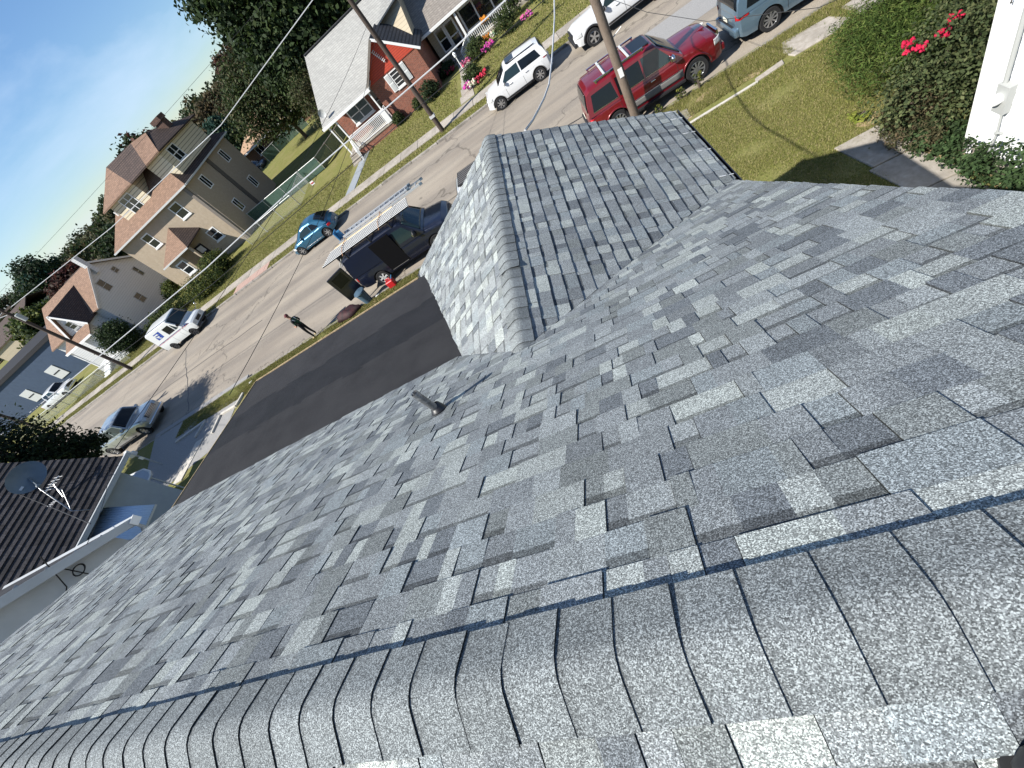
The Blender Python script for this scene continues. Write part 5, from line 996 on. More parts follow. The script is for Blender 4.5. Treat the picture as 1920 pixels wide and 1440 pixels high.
# ---- rounded teal coupe, nose to -x
v = vehicle('small rounded metallic teal hatchback parked by the fenced side yard', 'car', -17.85, 27.78, math.pi)
c = Car(v, 'paint_teal', [(-2.0, .52), (-1.93, .70), (-1.75, .84), (-1.4, .93), (.7, .93), (1.2, .88), (1.6, .76), (1.88, .58), (2.0, .42)], [(-2.0, .50), (-1.9, .66), (-1.6, .80), (-1.0, .86), (1.0, .86), (1.5, .80), (1.85, .64), (2.0, .46)], [(-2.0, .30), (-1.7, .24), (1.7, .22), (2.0, .28)], (-1.25, 1.26), .33,
        [(-1.72, .88), (-1.45, 1.12), (-1.1, 1.33), (-.6, 1.46), (-.1, 1.49), (.3, 1.43), (.6, 1.28), (1.12, .92)], .90, .76, .52, crown=.06, shoulder=.84).make()
c.wheels_(.2, 6); c.screen(.38, 1.02, 'windshield'); c.screen(-1.62, -1.0, 'rear_window', 'auto_glass', .06); c.side([(-1.1, .96), (-.45, .96), (-.42, 1.34), (-.75, 1.27)]); c.side([(-.38, .96), (.80, .96), (.35, 1.28), (-.05, 1.36), (-.38, 1.35)], 'tint_glass')
c.patch(-1.86, -1.62, .60, .76, 'tail_lamp', 'lamp_red', .008); c.patch(1.5, 1.82, .56, .70, 'headlamp', 'lamp_clear', .008); c.seams((-.42, .74), .32, .90); c.handles((-.2,), .82); c.mirrors(.62, .98, 'paint_teal', sz=(.07, .1, .07)); c.patch(-.85, .85, .33, .36, 'sill_moulding', 'chrome', .012)
c.box('bumper', 'paint_teal', -2.05, -1.88, -.52, .52, .32, .50, .06); c.box('bumper', 'paint_teal', 1.86, 2.04, -.5, .5, .28, .42, .06); c.box('number_plate', 'plate', -2.06, -2.03, -.16, .16, .46, .57)
# ---- navy work van with ladder rack, nose to +x
v = vehicle('navy work van with open doors and a roof rack full of ladders and poles', 'van', -8.75, 18.02, 0)
c = Car(v, 'paint_navy', [(-2.72, 1.0), (-2.66, 1.14), (-2.5, 1.18), (1.35, 1.18), (1.55, 1.16), (2.45, 1.06), (2.66, .92), (2.75, .7)], [(-2.72, .92), (-2.6, .99), (-2.2, 1.0), (1.9, 1.0), (2.5, .94), (2.75, .84)], [(-2.72, .46), (-2.4, .38), (2.4, .36), (2.75, .42)], (-1.55, 1.75), .38,
        [(-2.70, 1.12), (-2.64, 1.7), (-2.52, 2.02), (-2.3, 2.08), (.3, 2.08), (.72, 2.02), (.9, 1.92), (1.55, 1.18)], 1.14, .985, .86).make()
c.wheels_(.25, 6, 'pale_metal'); c.screen(.94, 1.48, 'windshield', 'tint_glass'); c.side([(.28, 1.26), (1.2, 1.26), (.86, 1.82), (.28, 1.86)], 'tint_glass'); c.side([(-2.4, 1.3), (-1.3, 1.3), (-1.3, 1.84), (-2.4, 1.82)], sides=(1,)); c.patch(-2.71, -2.60, .86, 1.16, 'tail_lamp', 'lamp_red', .012); c.patch(2.35, 2.62, .74, .90, 'headlamp', 'lamp_clear', .008); c.patch(2.55, 2.70, .58, .70, 'turn_signal', 'lamp_amber', .01)
c.seams((.22, 1.28), .42, 1.12); c.patch(-2.5, -.95, 1.08, 1.10, 'body_crease', 'trim_black', .004); c.mirrors(1.15, 1.32, 'trim_black', sz=(.08, .14, .14)); c.box('grille', 'trim_black', 2.68, 2.78, -.55, .55, .62, .90); c.box('bumper', 'trim_black', 2.66, 2.88, -.92, .92, .44, .60, .04); c.box('bumper', 'trim_black', -2.88, -2.68, -.9, .9, .44, .58, .04)
c.box('doorway_shade_panel', 'void_black', -.92, .18, -1.004, -.97, .48, 1.98)  # black panel paints the dark inside of a doorway on the closed side
MB().box(-.85, .1, -1.0, -.2, .46, .52).build('cargo_floor', 'grey_clad', v)
for y, a in ((-.95, 3.6), (.95, -2.9)):
    e = MB().box(0, .92, -.03, .03, .5, 1.95).build('rear_door', 'paint_navy', v); bev(e, .03); e.location = (-2.72, y, 0); e.rotation_euler = (0, 0, a); MB().box(.15, .75, -.05, .05, 1.25, 1.8).build('door_window', 'auto_glass', e)
ld = MB()
for yy in (-.93, -.62): ld.tube([(-2.76, yy, .75), (-2.74, yy, 1.9), (-2.55, yy, 2.12)], .018)
for k in range(5): ld.tube([(-2.76 + .02 * k, -.93, .85 + .26 * k), (-2.76 + .02 * k, -.62, .85 + .26 * k)], .015)
ld.build('rear_ladder', 'pale_metal', v)
for x in (-2.1, -.7, .5):
    rk_ = MB(); rk_.beam((x, -.88, 2.28), (x, .88, 2.28), .06, .05); [rk_.beam((x, s_ * .86, 2.02), (x, s_ * .86, 2.28), .05, .05) for s_ in (1, -1)]; rk_.build('rack_bar', 'trim_black', v)
# loads on the rack are things of their own
noise_mat('pole_white', (.62, .62, .60), (.72, .72, .70), 8, .5); noise_mat('plank_wood', (.52, .40, .24), (.62, .49, .31), 10, .8)
for i in range(7):
    y = 17.16 + .14 * i; p = thing('scaffold_pole', ('white pole at the kerb edge of the van rack' if i == 0 else 'white pole lying against the wooden plank on the van rack' if i == 6 else 'white aluminium pole in the middle of the bundle on the van rack'), 'pole', (0, 0, 0), 0, 'white poles on the van rack'); x0 = -12.15 + .05 * i; x1 = -7.0 - .03 * i
    MB().box(x0, x1, y - .024, y + .03, 2.33, 2.385).build('shaft', 'pole_white', p); MB().box(x0, x1, y - .031, y - .024, 2.333, 2.378).build('rubber_gap_strip', 'void_black', p)  # black rubber face, put in to paint the shaded gaps between poles
tag(MB().box(-11.6, -8.0, 18.10, 18.22, 2.33, 2.37).build('wood_plank', 'plank_wood'), 'pale wooden plank beside the poles on the van rack', 'plank')
def ladder(x0, x1, y, z, w, label):
    l_ = thing('extension_ladder', label, 'ladder')
    for s_ in (0, w): MB().box(x0, x1, y + s_, y + s_ + .045, z, z + .085).build('rail', 'ladder_metal', l_)
    n = int((x1 - x0) / .3)
    for k in range(n): MB().tube([(x0 + .15 + k * .3, y + .02, z + .04), (x0 + .15 + k * .3, y + w, z + .04)], .024, 6).build('rung', 'ladder_metal', l_)
    for s_ in (0, w): MB().box(x1 - .02, x1 + .12, y + s_ - .01, y + s_ + .04, z - .01, z + .095).build('end_boot', 'boot_grey', l_)
base_mat('boot_grey', (.10, .14, .18), .5); base_mat('boot_blue', (.03, .16, .33), .5); ladder(-11.3, -6.4, 18.28, 2.33, .42, 'aluminium extension ladder with grey feet on the van rack'); ladder(-10.9, -7.0, 18.32, 2.44, .36, 'second aluminium ladder stacked on top of the first')
hs = MB(); hs.box(-11.2, -11.15, 18.35, 18.75, 2.42, 2.85); hs.box(-11.15, -10.9, 18.5, 18.55, 2.42, 2.80); tag(hs.build('ladder_bracket', 'boot_blue'), 'blue ladder stand-off bracket standing up from the van rack', 'bracket')
base_mat('strap_orange', (.45, .22, .10), .8)
for x, lab in ((-10.9, 'orange strap tying the poles down at the rear of the van rack'), (-8.7, 'orange strap tying the poles down over the middle of the van rack')): tag(MB().tube([(x, 17.05, 2.3), (x + .05, 17.2, 2.42), (x - .03, 17.6, 2.43), (x + .04, 18.0, 2.42), (x, 18.7, 2.46)], .014).build('ratchet_strap', 'strap_orange'), lab, 'strap')
# ---- light grey SUV mostly hidden behind the gable
v = vehicle('light grey SUV with dark ribbed roof parked ahead of the navy van', 'suv', -3.35, 18.2, 0); c = small_suv(v, 'paint_lightgrey'); c.box('roof_panel', 'trim_black', -1.6, .25, -.60, .60, 1.595, 1.645)
for k in range(7): MB().beam((-1.55, -.48 + .16 * k, 1.65), (.2, -.48 + .16 * k, 1.66), .03, .02).build('roof_rib', 'grey_clad', v)
# ---- silver pickup facing the houses, nose to +x
v = vehicle('silver pickup truck with wide black barred grille parked by the driveway', 'pickup', -33.9, 18.6, 0); pickup(v, 'paint_silver', 6.0, 1.0, False, 6, 'alloy', None, 1.18, (-1.05, 1.45), 1.90, 'trim_black', 4, .41)
v = vehicle('white pickup parked on the lawn of the navy building', 'pickup', -68.3, 38.6, .05); pickup(v, 'paint_white', 5.8, .98, False, 6, 'alloy', 'trim_black', 1.12, (-1.1, 1.4), 1.84)
v = vehicle('dark hatchback seen through the fence by the back bungalow', 'car', -40.5, 65.6, 0); small_suv(v, 'paint_dark')
# ---- mail truck, nose to +x
v = vehicle('white boxy mail truck with blue emblem and red and blue side stripe', 'mail truck', -33.75, 28.25, .0, 'mail_truck')
c = Car(v, 'paint_mail', [(-2.2, 1.24), (1.05, 1.25), (1.25, 1.22), (2.05, 1.05), (2.2, .95)], [(-2.2, .93), (1.0, .93), (1.9, .88), (2.2, .84)], [(-2.2, .42), (2.0, .38), (2.2, .42)], (-1.25, 1.45), .34, [(-2.19, 1.2), (-2.18, 2.18), (-2.10, 2.26), (.55, 2.26), (.68, 2.2), (1.28, 1.26)], 1.2, .925, .86, crown=.03, shoulder=.93).make()
c.wheels_(.2, 5, 'trim_black'); c.screen(.72, 1.22, 'windshield', 'tint_glass', .04); c.side([(-.30, 1.30), (.55, 1.30), (.50, 1.92), (-.30, 1.92)], 'auto_glass', 'door_window'); c.side([(.62, 1.3), (1.0, 1.3), (.7, 1.8), (.62, 1.85)], 'tint_glass')
base_mat('mail_blue', (.012, .045, .25), .5); base_mat('mail_red', (.40, .02, .03), .5)
c.patch(-2.15, 1.9, 1.12, 1.165, 'stripe', 'mail_blue', .004); c.patch(-2.15, 1.9, 1.06, 1.10, 'stripe', 'mail_red', .004); c.seams((-.36, .62, 1.1), .46, 1.2)
c.side([(-1.55, 1.42), (-.80, 1.42), (-.68, 1.98), (-1.43, 1.98)], 'mail_blue', 'emblem')
for sd in (1, -1):
    for q in ([(-1.48, 1.90), (-1.02, 1.90), (-.95, 1.78), (-1.46, 1.82)], [(-1.50, 1.80), (-1.44, 1.80), (-1.05, 1.46), (-1.20, 1.46)], [(-1.40, 1.74), (-1.05, 1.68), (-1.12, 1.60), (-1.34, 1.66)]):
        P = [Vector((x, sd * (c.gy(z) + .012), z)) for x, z in q]; MB().prism(P, (0, -sd * .01, 0)).build('emblem_mark', 'paint_mail', v, fix=True)
for sd in (1, -1): c.box('headlamp', 'lamp_clear', 2.18, 2.22, sd * .62 - .09, sd * .62 + .09, .72, .88)
c.box('grille', 'trim_black', 2.19, 2.23, -.32, .32, .66, .90); c.box('bumper', 'trim_black', 2.16, 2.32, -.88, .88, .44, .58, .03); c.box('bumper', 'trim_black', -2.34, -2.18, -.88, .88, .44, .58, .03); c.mirrors(1.2, 1.5, 'trim_black', sz=(.05, .12, .12)); c.box('hood_panel', 'mail_hood', 1.35, 2.05, -.62, .62, 1.12, 1.155) if 'mail_hood' in MATS else None
mr = MB(); mr.tube([(1.9, .8, 1.05), (2.1, 1.15, 1.35)], .012); mr.ball((2.1, 1.18, 1.38), (.04, .13, .13), 10, 8); mr.build('convex_mirror', 'chrome', v, smooth=60)
# ================================================================ trees, hedges, shrubs, flowers
attr_mat('leaf', .75, trans=.3, spec=.25)
noise_mat('bark', (.075, .058, .045), (.14, .11, .085), 14, .95, stretch=(3, 3, .5), bump=.6)
def leaves(name, blobs, n, size, pal, par, seed=0, clump=.22, per=28, flat=.0, asp=.6):
    """leaf-sized quads gathered in clumps through the crown; blobs = (cx, cy, cz, rx, ry, rz)"""
    rs = np.random.RandomState(seed); B = np.array(blobs, float); vol = (B[:, 3] * B[:, 4] * B[:, 5]) ** .67; nc = max(4, n // per)
    bi = rs.choice(len(B), nc, p=vol / vol.sum()); d = rs.normal(size=(nc, 3)); d /= np.linalg.norm(d, axis=1)[:, None]; rr = rs.uniform(.45, 1.06, nc) ** .6
    C = B[bi, :3] + d * rr[:, None] * B[bi, 3:]; ci = rs.randint(0, nc, n); sc = B[bi][ci][:, 3:].min(axis=1) * clump
    P = C[ci] + rs.normal(size=(n, 3)) * sc[:, None] * np.array([1, 1, .75])
    nrm = d[ci] * .6 + rs.normal(size=(n, 3)) * .7 + np.array([0, 0, .5]); nrm /= np.linalg.norm(nrm, axis=1)[:, None]
    t = np.cross(nrm, rs.normal(size=(n, 3))); t /= np.linalg.norm(t, axis=1)[:, None] + 1e-9; b = np.cross(nrm, t)
    s = size * rs.uniform(.6, 1.35, n)[:, None]; V = np.empty((n, 4, 3)); V[:, 0] = P - t * s; V[:, 1] = P - b * s * asp + nrm * s * .12; V[:, 2] = P + t * s; V[:, 3] = P + b * s * asp + nrm * s * .12
    me = bpy.data.meshes.new(name); me.vertices.add(n * 4); me.vertices.foreach_set('co', V.ravel()); me.loops.add(n * 4); me.loops.foreach_set('vertex_index', np.arange(n * 4, dtype=np.int32))
    me.polygons.add(n); me.polygons.foreach_set('loop_start', np.arange(0, n * 4, 4, dtype=np.int32)); me.update(calc_edges=True)
    pa = np.array(pal); cc = rs.randint(0, len(pal), nc); own = rs.randint(0, len(pal), n); col = np.where((rs.rand(n) < .65)[:, None], pa[cc[ci]], pa[own]) * rs.uniform(.7, 1.3, (n, 1)); F = np.ones((n, 4, 4)); F[:, :, :3] = col[:, None, :]
    at = me.color_attributes.new('tone', 'FLOAT_COLOR', 'CORNER'); at.data.foreach_set('color', F.ravel()); me.materials.append(M('leaf'))
    o = bpy.data.objects.new(name, me); COL.objects.link(o); o.parent = par; return o
G_DARK = [(.018, .034, .012), (.026, .046, .016), (.035, .058, .020), (.014, .026, .010)]; G_MID = [(.035, .058, .016), (.052, .075, .022), (.070, .090, .028), (.028, .045, .014)]
G_OLIVE = [(.060, .062, .028), (.085, .080, .036), (.048, .052, .024), (.105, .090, .045)]; G_YEL = [(.085, .115, .022), (.115, .135, .028), (.06, .085, .018), (.14, .145, .03)]
G_RED = [(.085, .030, .024), (.060, .024, .020), (.045, .028, .018), (.10, .045, .03)]; G_BROWN = [(.07, .055, .028), (.055, .045, .022), (.09, .065, .034), (.045, .05, .02)]; G_TEAL = [(.02, .055, .04), (.03, .07, .05), (.02, .045, .03)]
def tree(name, label, x, y, trunk_h, r, blobs, n, size, pal, seed, cat='tree', group=None, limbs=6, z0=.1, clump=.2, per=26):
    t = thing(name, label, cat, (x, y, z0), 0, group); tp = max(b[2] for b in blobs); rs = random.Random(seed)
    mb = MB(); mb.tube([(0, 0, -.3), (rs.uniform(-.1, .1), rs.uniform(-.1, .1), trunk_h * .5), (rs.uniform(-.2, .2), rs.uniform(-.2, .2), trunk_h), (0, 0, tp)], [r * 1.2, r, r * .8, r * .2], 9)
    for k in range(limbs):
        b = rs.choice(blobs); e = Vector((b[0] + rs.uniform(-.6, .6) * b[3], b[1] + rs.uniform(-.6, .6) * b[4], b[2] + rs.uniform(-.2, .6) * b[5])); s = Vector((0, 0, trunk_h * rs.uniform(.6, 1.1))); m = s.lerp(e, .5) + Vector((0, 0, .15 * (e - s).length * .3)); mb.tube([s, m, e], [r * .45, r * .28, r * .08], 6)
    mb.build('trunk', 'bark', t, smooth=60); leaves('crown', blobs, n, size, pal, t, seed, clump, per); return t
tree('shade_tree', 'huge dense dark green tree towering behind the red gabled bungalow', -17, 59, 5, .5, [(0, 0, 12, 8.5, 6, 7.5), (-4.5, -1, 14, 5, 4, 6), (4, 0, 16, 7, 5, 6), (-3, -2, 7.5, 6, 4, 4.5), (6, -2, 9, 6, 4, 5)], 80000, .26, G_DARK + G_DARK + G_MID[:2], 11, limbs=10, clump=.16)
tree('loose_tree', 'loose olive brown tree with bare limbs showing before the back bungalow', -28.5, 60, 2.6, .22, [(0, 0, 6.3, 4.2, 3.5, 3.4), (-3, -.5, 5.2, 2.8, 2.5, 2.6), (2.6, 0, 5.0, 3, 2.6, 2.6), (0, 0, 3.4, 3.6, 3, 1.7), (-1, 1, 8.6, 2.2, 2, 1.6)], 17000, .16, G_OLIVE[:3] + G_MID + G_DARK[:3], 12, limbs=16, clump=.26, per=20)
tree('yard_tree', 'dense speckled green tree at the side of the red gabled bungalow', -20.3, 51.5, 1.0, .16, [(0, 0, 2.8, 2.4, 2.2, 2.4), (-.8, .3, 4.4, 1.8, 1.6, 1.5), (.6, -.5, 1.8, 2, 1.8, 1.5)], 9000, .10, G_OLIVE[:3] + G_MID[:2], 13, clump=.2)
tree('shade_tree', 'black green leafy tree rising beside the dark shingle roof', -33.4, 14.3, 2.4, .25, [(0, 0, 4.6, 2.4, 2.2, 2.0), (-2.4, -.6, 6.6, 2.4, 2.4, 2.2), (1.4, .2, 3.6, 1.7, 1.5, 1.5), (.6, -1.0, 3.4, 1.9, 1.5, 1.4), (-3.6, -1.8, 8.2, 2.6, 2.6, 2.0), (-1.4, -2.4, 7.2, 2.2, 2.0, 1.8), (2.4, .6, 2.7, 1.2, 1.0, .9), (2.2, -3.8, 6.2, 2.0, 1.8, 1.6), (.6, -4.0, 7.2, 2.2, 2.0, 1.8), (3.4, -3.0, 4.6, 1.4, 1.2, 1.1)], 52000, .10, [tuple(q * .7 for q in c) for c in G_DARK], 14, limbs=12, clump=.2)
bt = [('maroon leaved tree behind the white sided house', -82, 66, 8.5, 5.5, G_RED), ('tall dark tree at the far end behind the navy building', -100, 78, 13.0, 5.5, G_DARK + G_TEAL[:1]), ('yellow green tree beyond the navy building roof', -88, 60, 8.6, 5.0, G_YEL[:2] + G_MID), ('olive green tree left of the maroon tree', -104, 74, 9.0, 6.5, G_MID), ('dark tree over the ridge of the white sided house', -70, 68, 9.0, 6.0, G_DARK + G_OLIVE[:1]),
      ('brown green tree between the white and stucco houses', -72, 80, 10.6, 7.0, G_OLIVE + G_DARK[:2]), ('dark spreading tree behind the stucco house hip', -66, 92, 11.0, 7.5, G_DARK + G_BROWN[:1]), ('feathery dark red tree over the stucco house ridge', -48, 62, 12.0, 4.5, G_RED + G_DARK), ('brownish tree right of the stucco house chimney', -47, 84, 10.4, 6.5, G_BROWN), ('small blue green conifer behind the stucco house', -46, 76, 7.6, 3.0, G_TEAL), ('maroon brown tree next to the loose olive tree', -42, 88, 12.4, 6.0, G_RED[1:] + G_BROWN), ('tall brown tree far behind the loose olive tree', -34, 92, 12.0, 7, G_BROWN + G_DARK), ('low dark tree at the skyline over the navy building', -128, 96, 12.5, 8, G_DARK), ('rusty tree on the skyline past the far pole', -150, 104, 13.0, 8, G_BROWN + G_DARK), ('dark tree on the skyline edge past the rusty one', -172, 110, 14.5, 9, G_DARK), ('broad green tree filling the skyline gap behind the white house', -92, 98, 11.2, 8, G_MID + G_DARK), ('dusky tree behind the bungalow ridge', -20, 90, 12, 7, G_DARK), ('round dark tree past the stone house', 2, 66, 10, 6, G_DARK)]
for i, (lab, x, y, hh, r, pal) in enumerate(bt):
    rs = random.Random(50 + i); bl = [(rs.uniform(-.45, .45) * r, rs.uniform(-.3, .3) * r, hh * rs.uniform(.42, .78), r * rs.uniform(.45, .7), r * rs.uniform(.4, .6), hh * rs.uniform(.16, .26)) for _ in range(7)] + [(0, 0, hh * .5, r * .8, r * .7, hh * .34), (rs.uniform(-.2, .2) * r, 0, hh * .82, r * .4, r * .4, hh * .16)]
    tree('background_tree', lab, x, y, hh * .3, .22, bl, 8500, .30, pal, 60 + i, group='trees behind the houses', clump=.2)
# a wooded rise far behind
mb = MB(); rowsx = [i * 30 - 700 for i in range(40)]; rows = []
for j, (y, s) in enumerate(((150, 0), (190, .5), (240, 1), (320, 1))): rows.append([(x, y, 1 + s * (9 + 5 * math.sin(x * .011 + 1) + 3 * math.sin(x * .037))) for x in rowsx])
mb.grid(rows, flip=True); struct(mb.build('hill', 'soil')); rs = np.random.RandomState(5); bl = []
for k in range(240): x = rs.uniform(-420, 60); y = rs.uniform(150, 215); s = min(1, max(0, (y - 150) / 80)); bl.append((x, y, 2 + s * (9 + 5 * math.sin(x * .011 + 1)) + 2.2, rs.uniform(4, 8), rs.uniform(4, 7), rs.uniform(3, 5)))
wd = leaves('distant_wood', bl, 70000, .75, G_DARK + G_OLIVE[:2] + G_BROWN[:1], None, 9, .25); wd['kind'] = 'stuff'; wd['label'] = 'far wooded rise closing the view behind the houses'
# hedges and shrubs
def shrub(name, label, x, y, blobs, n, size, pal, seed, cat='shrub', group=None, asp=.6, clump=.22):
    t = thing(name, label, cat, (x, y, .12), 0, group); mb = MB(); rs = random.Random(seed)
    for k in range(7): b = rs.choice(blobs); mb.tube([(b[0] * .3, b[1] * .3, -.1), (b[0] + rs.uniform(-.5, .5) * b[3], b[1] + rs.uniform(-.5, .5) * b[4], b[2])], [.03, .012], 5)
    mb.build('stems', 'bark', t); leaves('foliage', blobs, n, size, pal, t, seed, clump, 22, asp=asp); return t
shrub('round_shrub', 'big rounded dark shrub before the porch of the white sided house', -48.2, 35.4, [(0, 0, 1.6, 1.75, 1.5, 1.6), (0, 0, 2.1, 1.4, 1.2, 1.2)], 9000, .10, G_DARK + G_MID[:1], 21)
hed = [('clipped hedge by the porch of the stucco house', -33.2, 36.4, 1.5, .95, 1.9), ('broad clipped hedge on the verge before the stucco house', -33.9, 34.0, 2.4, 1.0, 1.7), ('long low hedge between the mail truck and the white sided house', -40.8, 35.0, 3.6, .7, 1.3), ('sunlit green shrub at the back corner of the white sided house', -44.2, 41.2, 1.1, 1.0, 1.6)]
for i, (lab, x, y, rx, ry, hh) in enumerate(hed): shrub('hedge', lab, x, y, [(rx * k * .5, 0, hh * .5, rx * .55, ry, hh * .55) for k in (-1, -.3, .3, 1)], 6500, .075, (G_YEL + G_MID) if i != 2 else G_MID + G_YEL[:1], 30 + i, 'hedge')
fs = [('dark foundation shrub at the right corner of the red gabled bungalow', -7.75, 36.8, .75, .8, 1.1, G_DARK), ('small bright shrub under the bungalow gable window', -8.95, 36.9, .4, .4, .7, G_MID), ('little green shrub beside the bungalow porch', -10.9, 36.9, .45, .4, .8, G_MID), ('round green shrub at the porch steps of the stone house', -3.5, 37.6, .75, .7, 1.1, G_MID), ('full round shrub in the stone house bed', -1.0, 37.4, .8, .7, 1.3, G_MID), ('tall narrow evergreen at the porch end of the stone house', .0, 39.6, .6, .6, 2.4, G_YEL[2:3] + G_MID), ('bushy plant at the end of the stone house bed', -4.1, 33.6, .6, .7, .9, G_MID), ('dense hedge beyond the stone house porch', 2.6, 37.5, 1.8, .9, 1.6, G_MID + G_DARK[:2]), ('clump of dark shrubs in the shade of the stone house corner', -6.2, 39.4, .7, .8, .7, G_DARK)]
for i, (lab, x, y, rx, ry, hh, pal) in enumerate(fs): shrub('garden_shrub', lab, x, y, [(0, 0, hh * .5, rx, ry, hh * .55), (rx * .3, 0, hh * .65, rx * .6, ry * .6, hh * .4)], 2600, .06, pal, 40 + i)
def flowers(name, label, x, y, z, r, n, col, seed, group='flower clumps by the stone house'):
    rs = random.Random(seed); mb = MB()
    for k in range(n): mb.ball((x + rs.uniform(-r, r), y + rs.uniform(-r, r) * .7, z + rs.uniform(-.12, .15)), rs.uniform(.05, .09), 6, 4, tuple(q * rs.uniform(.8, 1.2) for q in col), .4)
    tag(mb.build(name, 'petal'), label, 'flowers', group)
attr_mat('petal', .7, trans=.2)
for i, (lab, x, y, z, r, col) in enumerate((('magenta flowers beside the porch shrub of the stone house', -2.6, 36.7, .45, .5, (.50, .06, .32)), ('white hydrangea heads among the shrubs', -1.9, 37.6, .6, .25, (.62, .62, .48)), ('orange flowers hanging on the porch railing', -2.2, 41.0, .95, .3, (.62, .25, .03)), ('orange and rust flowers behind the magenta ones', -2.5, 38.4, .5, .34, (.42, .18, .03)), ('pink flowers at the corner of the bed by the walk', -4.4, 36.7, .55, .4, (.55, .14, .25)), ('magenta flowers at the pavement end of the bed', -4.6, 32.7, .35, .3, (.52, .08, .34)), ('white flowers at the pavement end of the bed', -4.25, 32.5, .35, .25, (.62, .60, .50)), ('red flowers near the white SUV bonnet', -3.5, 32.6, .35, .4, (.50, .04, .07)), ('pink flowers in front of the far hedge', .5, 36.6, .4, .4, (.55, .12, .33)), ('dark red flowers in the shade of the steps', -6.0, 38.9, .3, .4, (.28, .03, .06)))): flowers('flower_clump', lab, x, y, z + .1, r, 34, col, 70 + i)
# right-hand garden
shrub('yew_shrub', 'feathery spreading green yew on the lawn edge', 7.7, 12.3, [(-.6, -.6, .55, 1.0, 1.0, .75), (.3, .2, .7, 1.1, 1.1, .85), (1.2, .8, .7, 1.1, .9, .8), (-.2, .9, .5, .8, .7, .6), (2.2, 1.2, .7, 1.2, .9, .9)], 30000, .055, [(.06, .10, .018), (.085, .125, .026), (.045, .08, .016), (.11, .14, .034)], 81, asp=.16, clump=.2)
shrub('rose_bush', 'tangled rose bush with a few red blooms against the white house', 7.25, 10.0, [(-.5, -.4, .6, .8, .8, .7), (.3, .2, .8, 1.0, 1.0, .8), (1.2, .6, .9, 1.1, 1.0, .9), (.5, -.8, .6, .8, .8, .7), (1.9, 1.2, .9, 1.0, 1.0, .9)], 15000, .042, [(.055, .075, .028), (.078, .098, .038), (.04, .058, .022), (.105, .118, .05)], 82)
for k, (x, y) in enumerate(((7.75, 10.55), (7.4, 10.3), (6.95, 10.6), (6.82, 10.3), (6.95, 10.2))):
    mb = MB(); rs = random.Random(k)
    for q in range(14 if k < 3 else 8): mb.ball((x + rs.uniform(-.11, .11), y + rs.uniform(-.07, .07), 1.42 + rs.uniform(-.05, .08)), rs.uniform(.03, .05), 6, 4, (rs.uniform(.42, .6), .015, .06), .4)
    tag(mb.build('rose_bloom', 'petal'), ('largest red rose cluster near the wall corner', 'single red rose between the two larger clusters', 'wide red rose cluster facing the lawn', 'small red rose left under the wide cluster', 'small red rose right under the wide cluster')[k], 'rose', 'red roses')
shrub('ground_ivy', 'low ivy and weeds along the wall foot', 6.5, 8.3, [(0, .6, .15, .5, .7, .25), (.1, -.3, .2, .45, .7, .3), (0, -1.4, .35, .45, .8, .5), (.05, -2.2, .45, .45, .8, .6)], 9000, .04, [(.035, .065, .022), (.05, .085, .03), (.03, .05, .018)], 83)
shrub('brushy_weeds', 'dry brushy weeds between rose bush and path', 6.35, 9.2, [(0, 0, .2, .5, .7, .3), (.3, .6, .3, .6, .5, .4)], 5000, .045, G_OLIVE + [(.12, .09, .05)], 84, asp=.25)
shrub('hosta_plant', 'yellow green hosta at the corner of the rose bed', 6.2, 10.75, [(0, 0, .12, .24, .2, .1)], 110, .075, [(.15, .19, .03), (.20, .22, .04)], 85, asp=.35, clump=.4)
for k, (x, y) in enumerate(((4.3, 16.35), (3.7, 16.4), (2.9, 16.4))): shrub('kerb_weed', ('leafy weed by the front wheel of the red SUV', 'thin pale weed along the red SUV sill', 'short weed near the pole foot')[k], x, y, [(0, 0, .3 - .07 * k, .14, .12, .28 - .06 * k)], 260, .03, G_YEL[2:] + G_OLIVE[:1], 90 + k, 'weed')
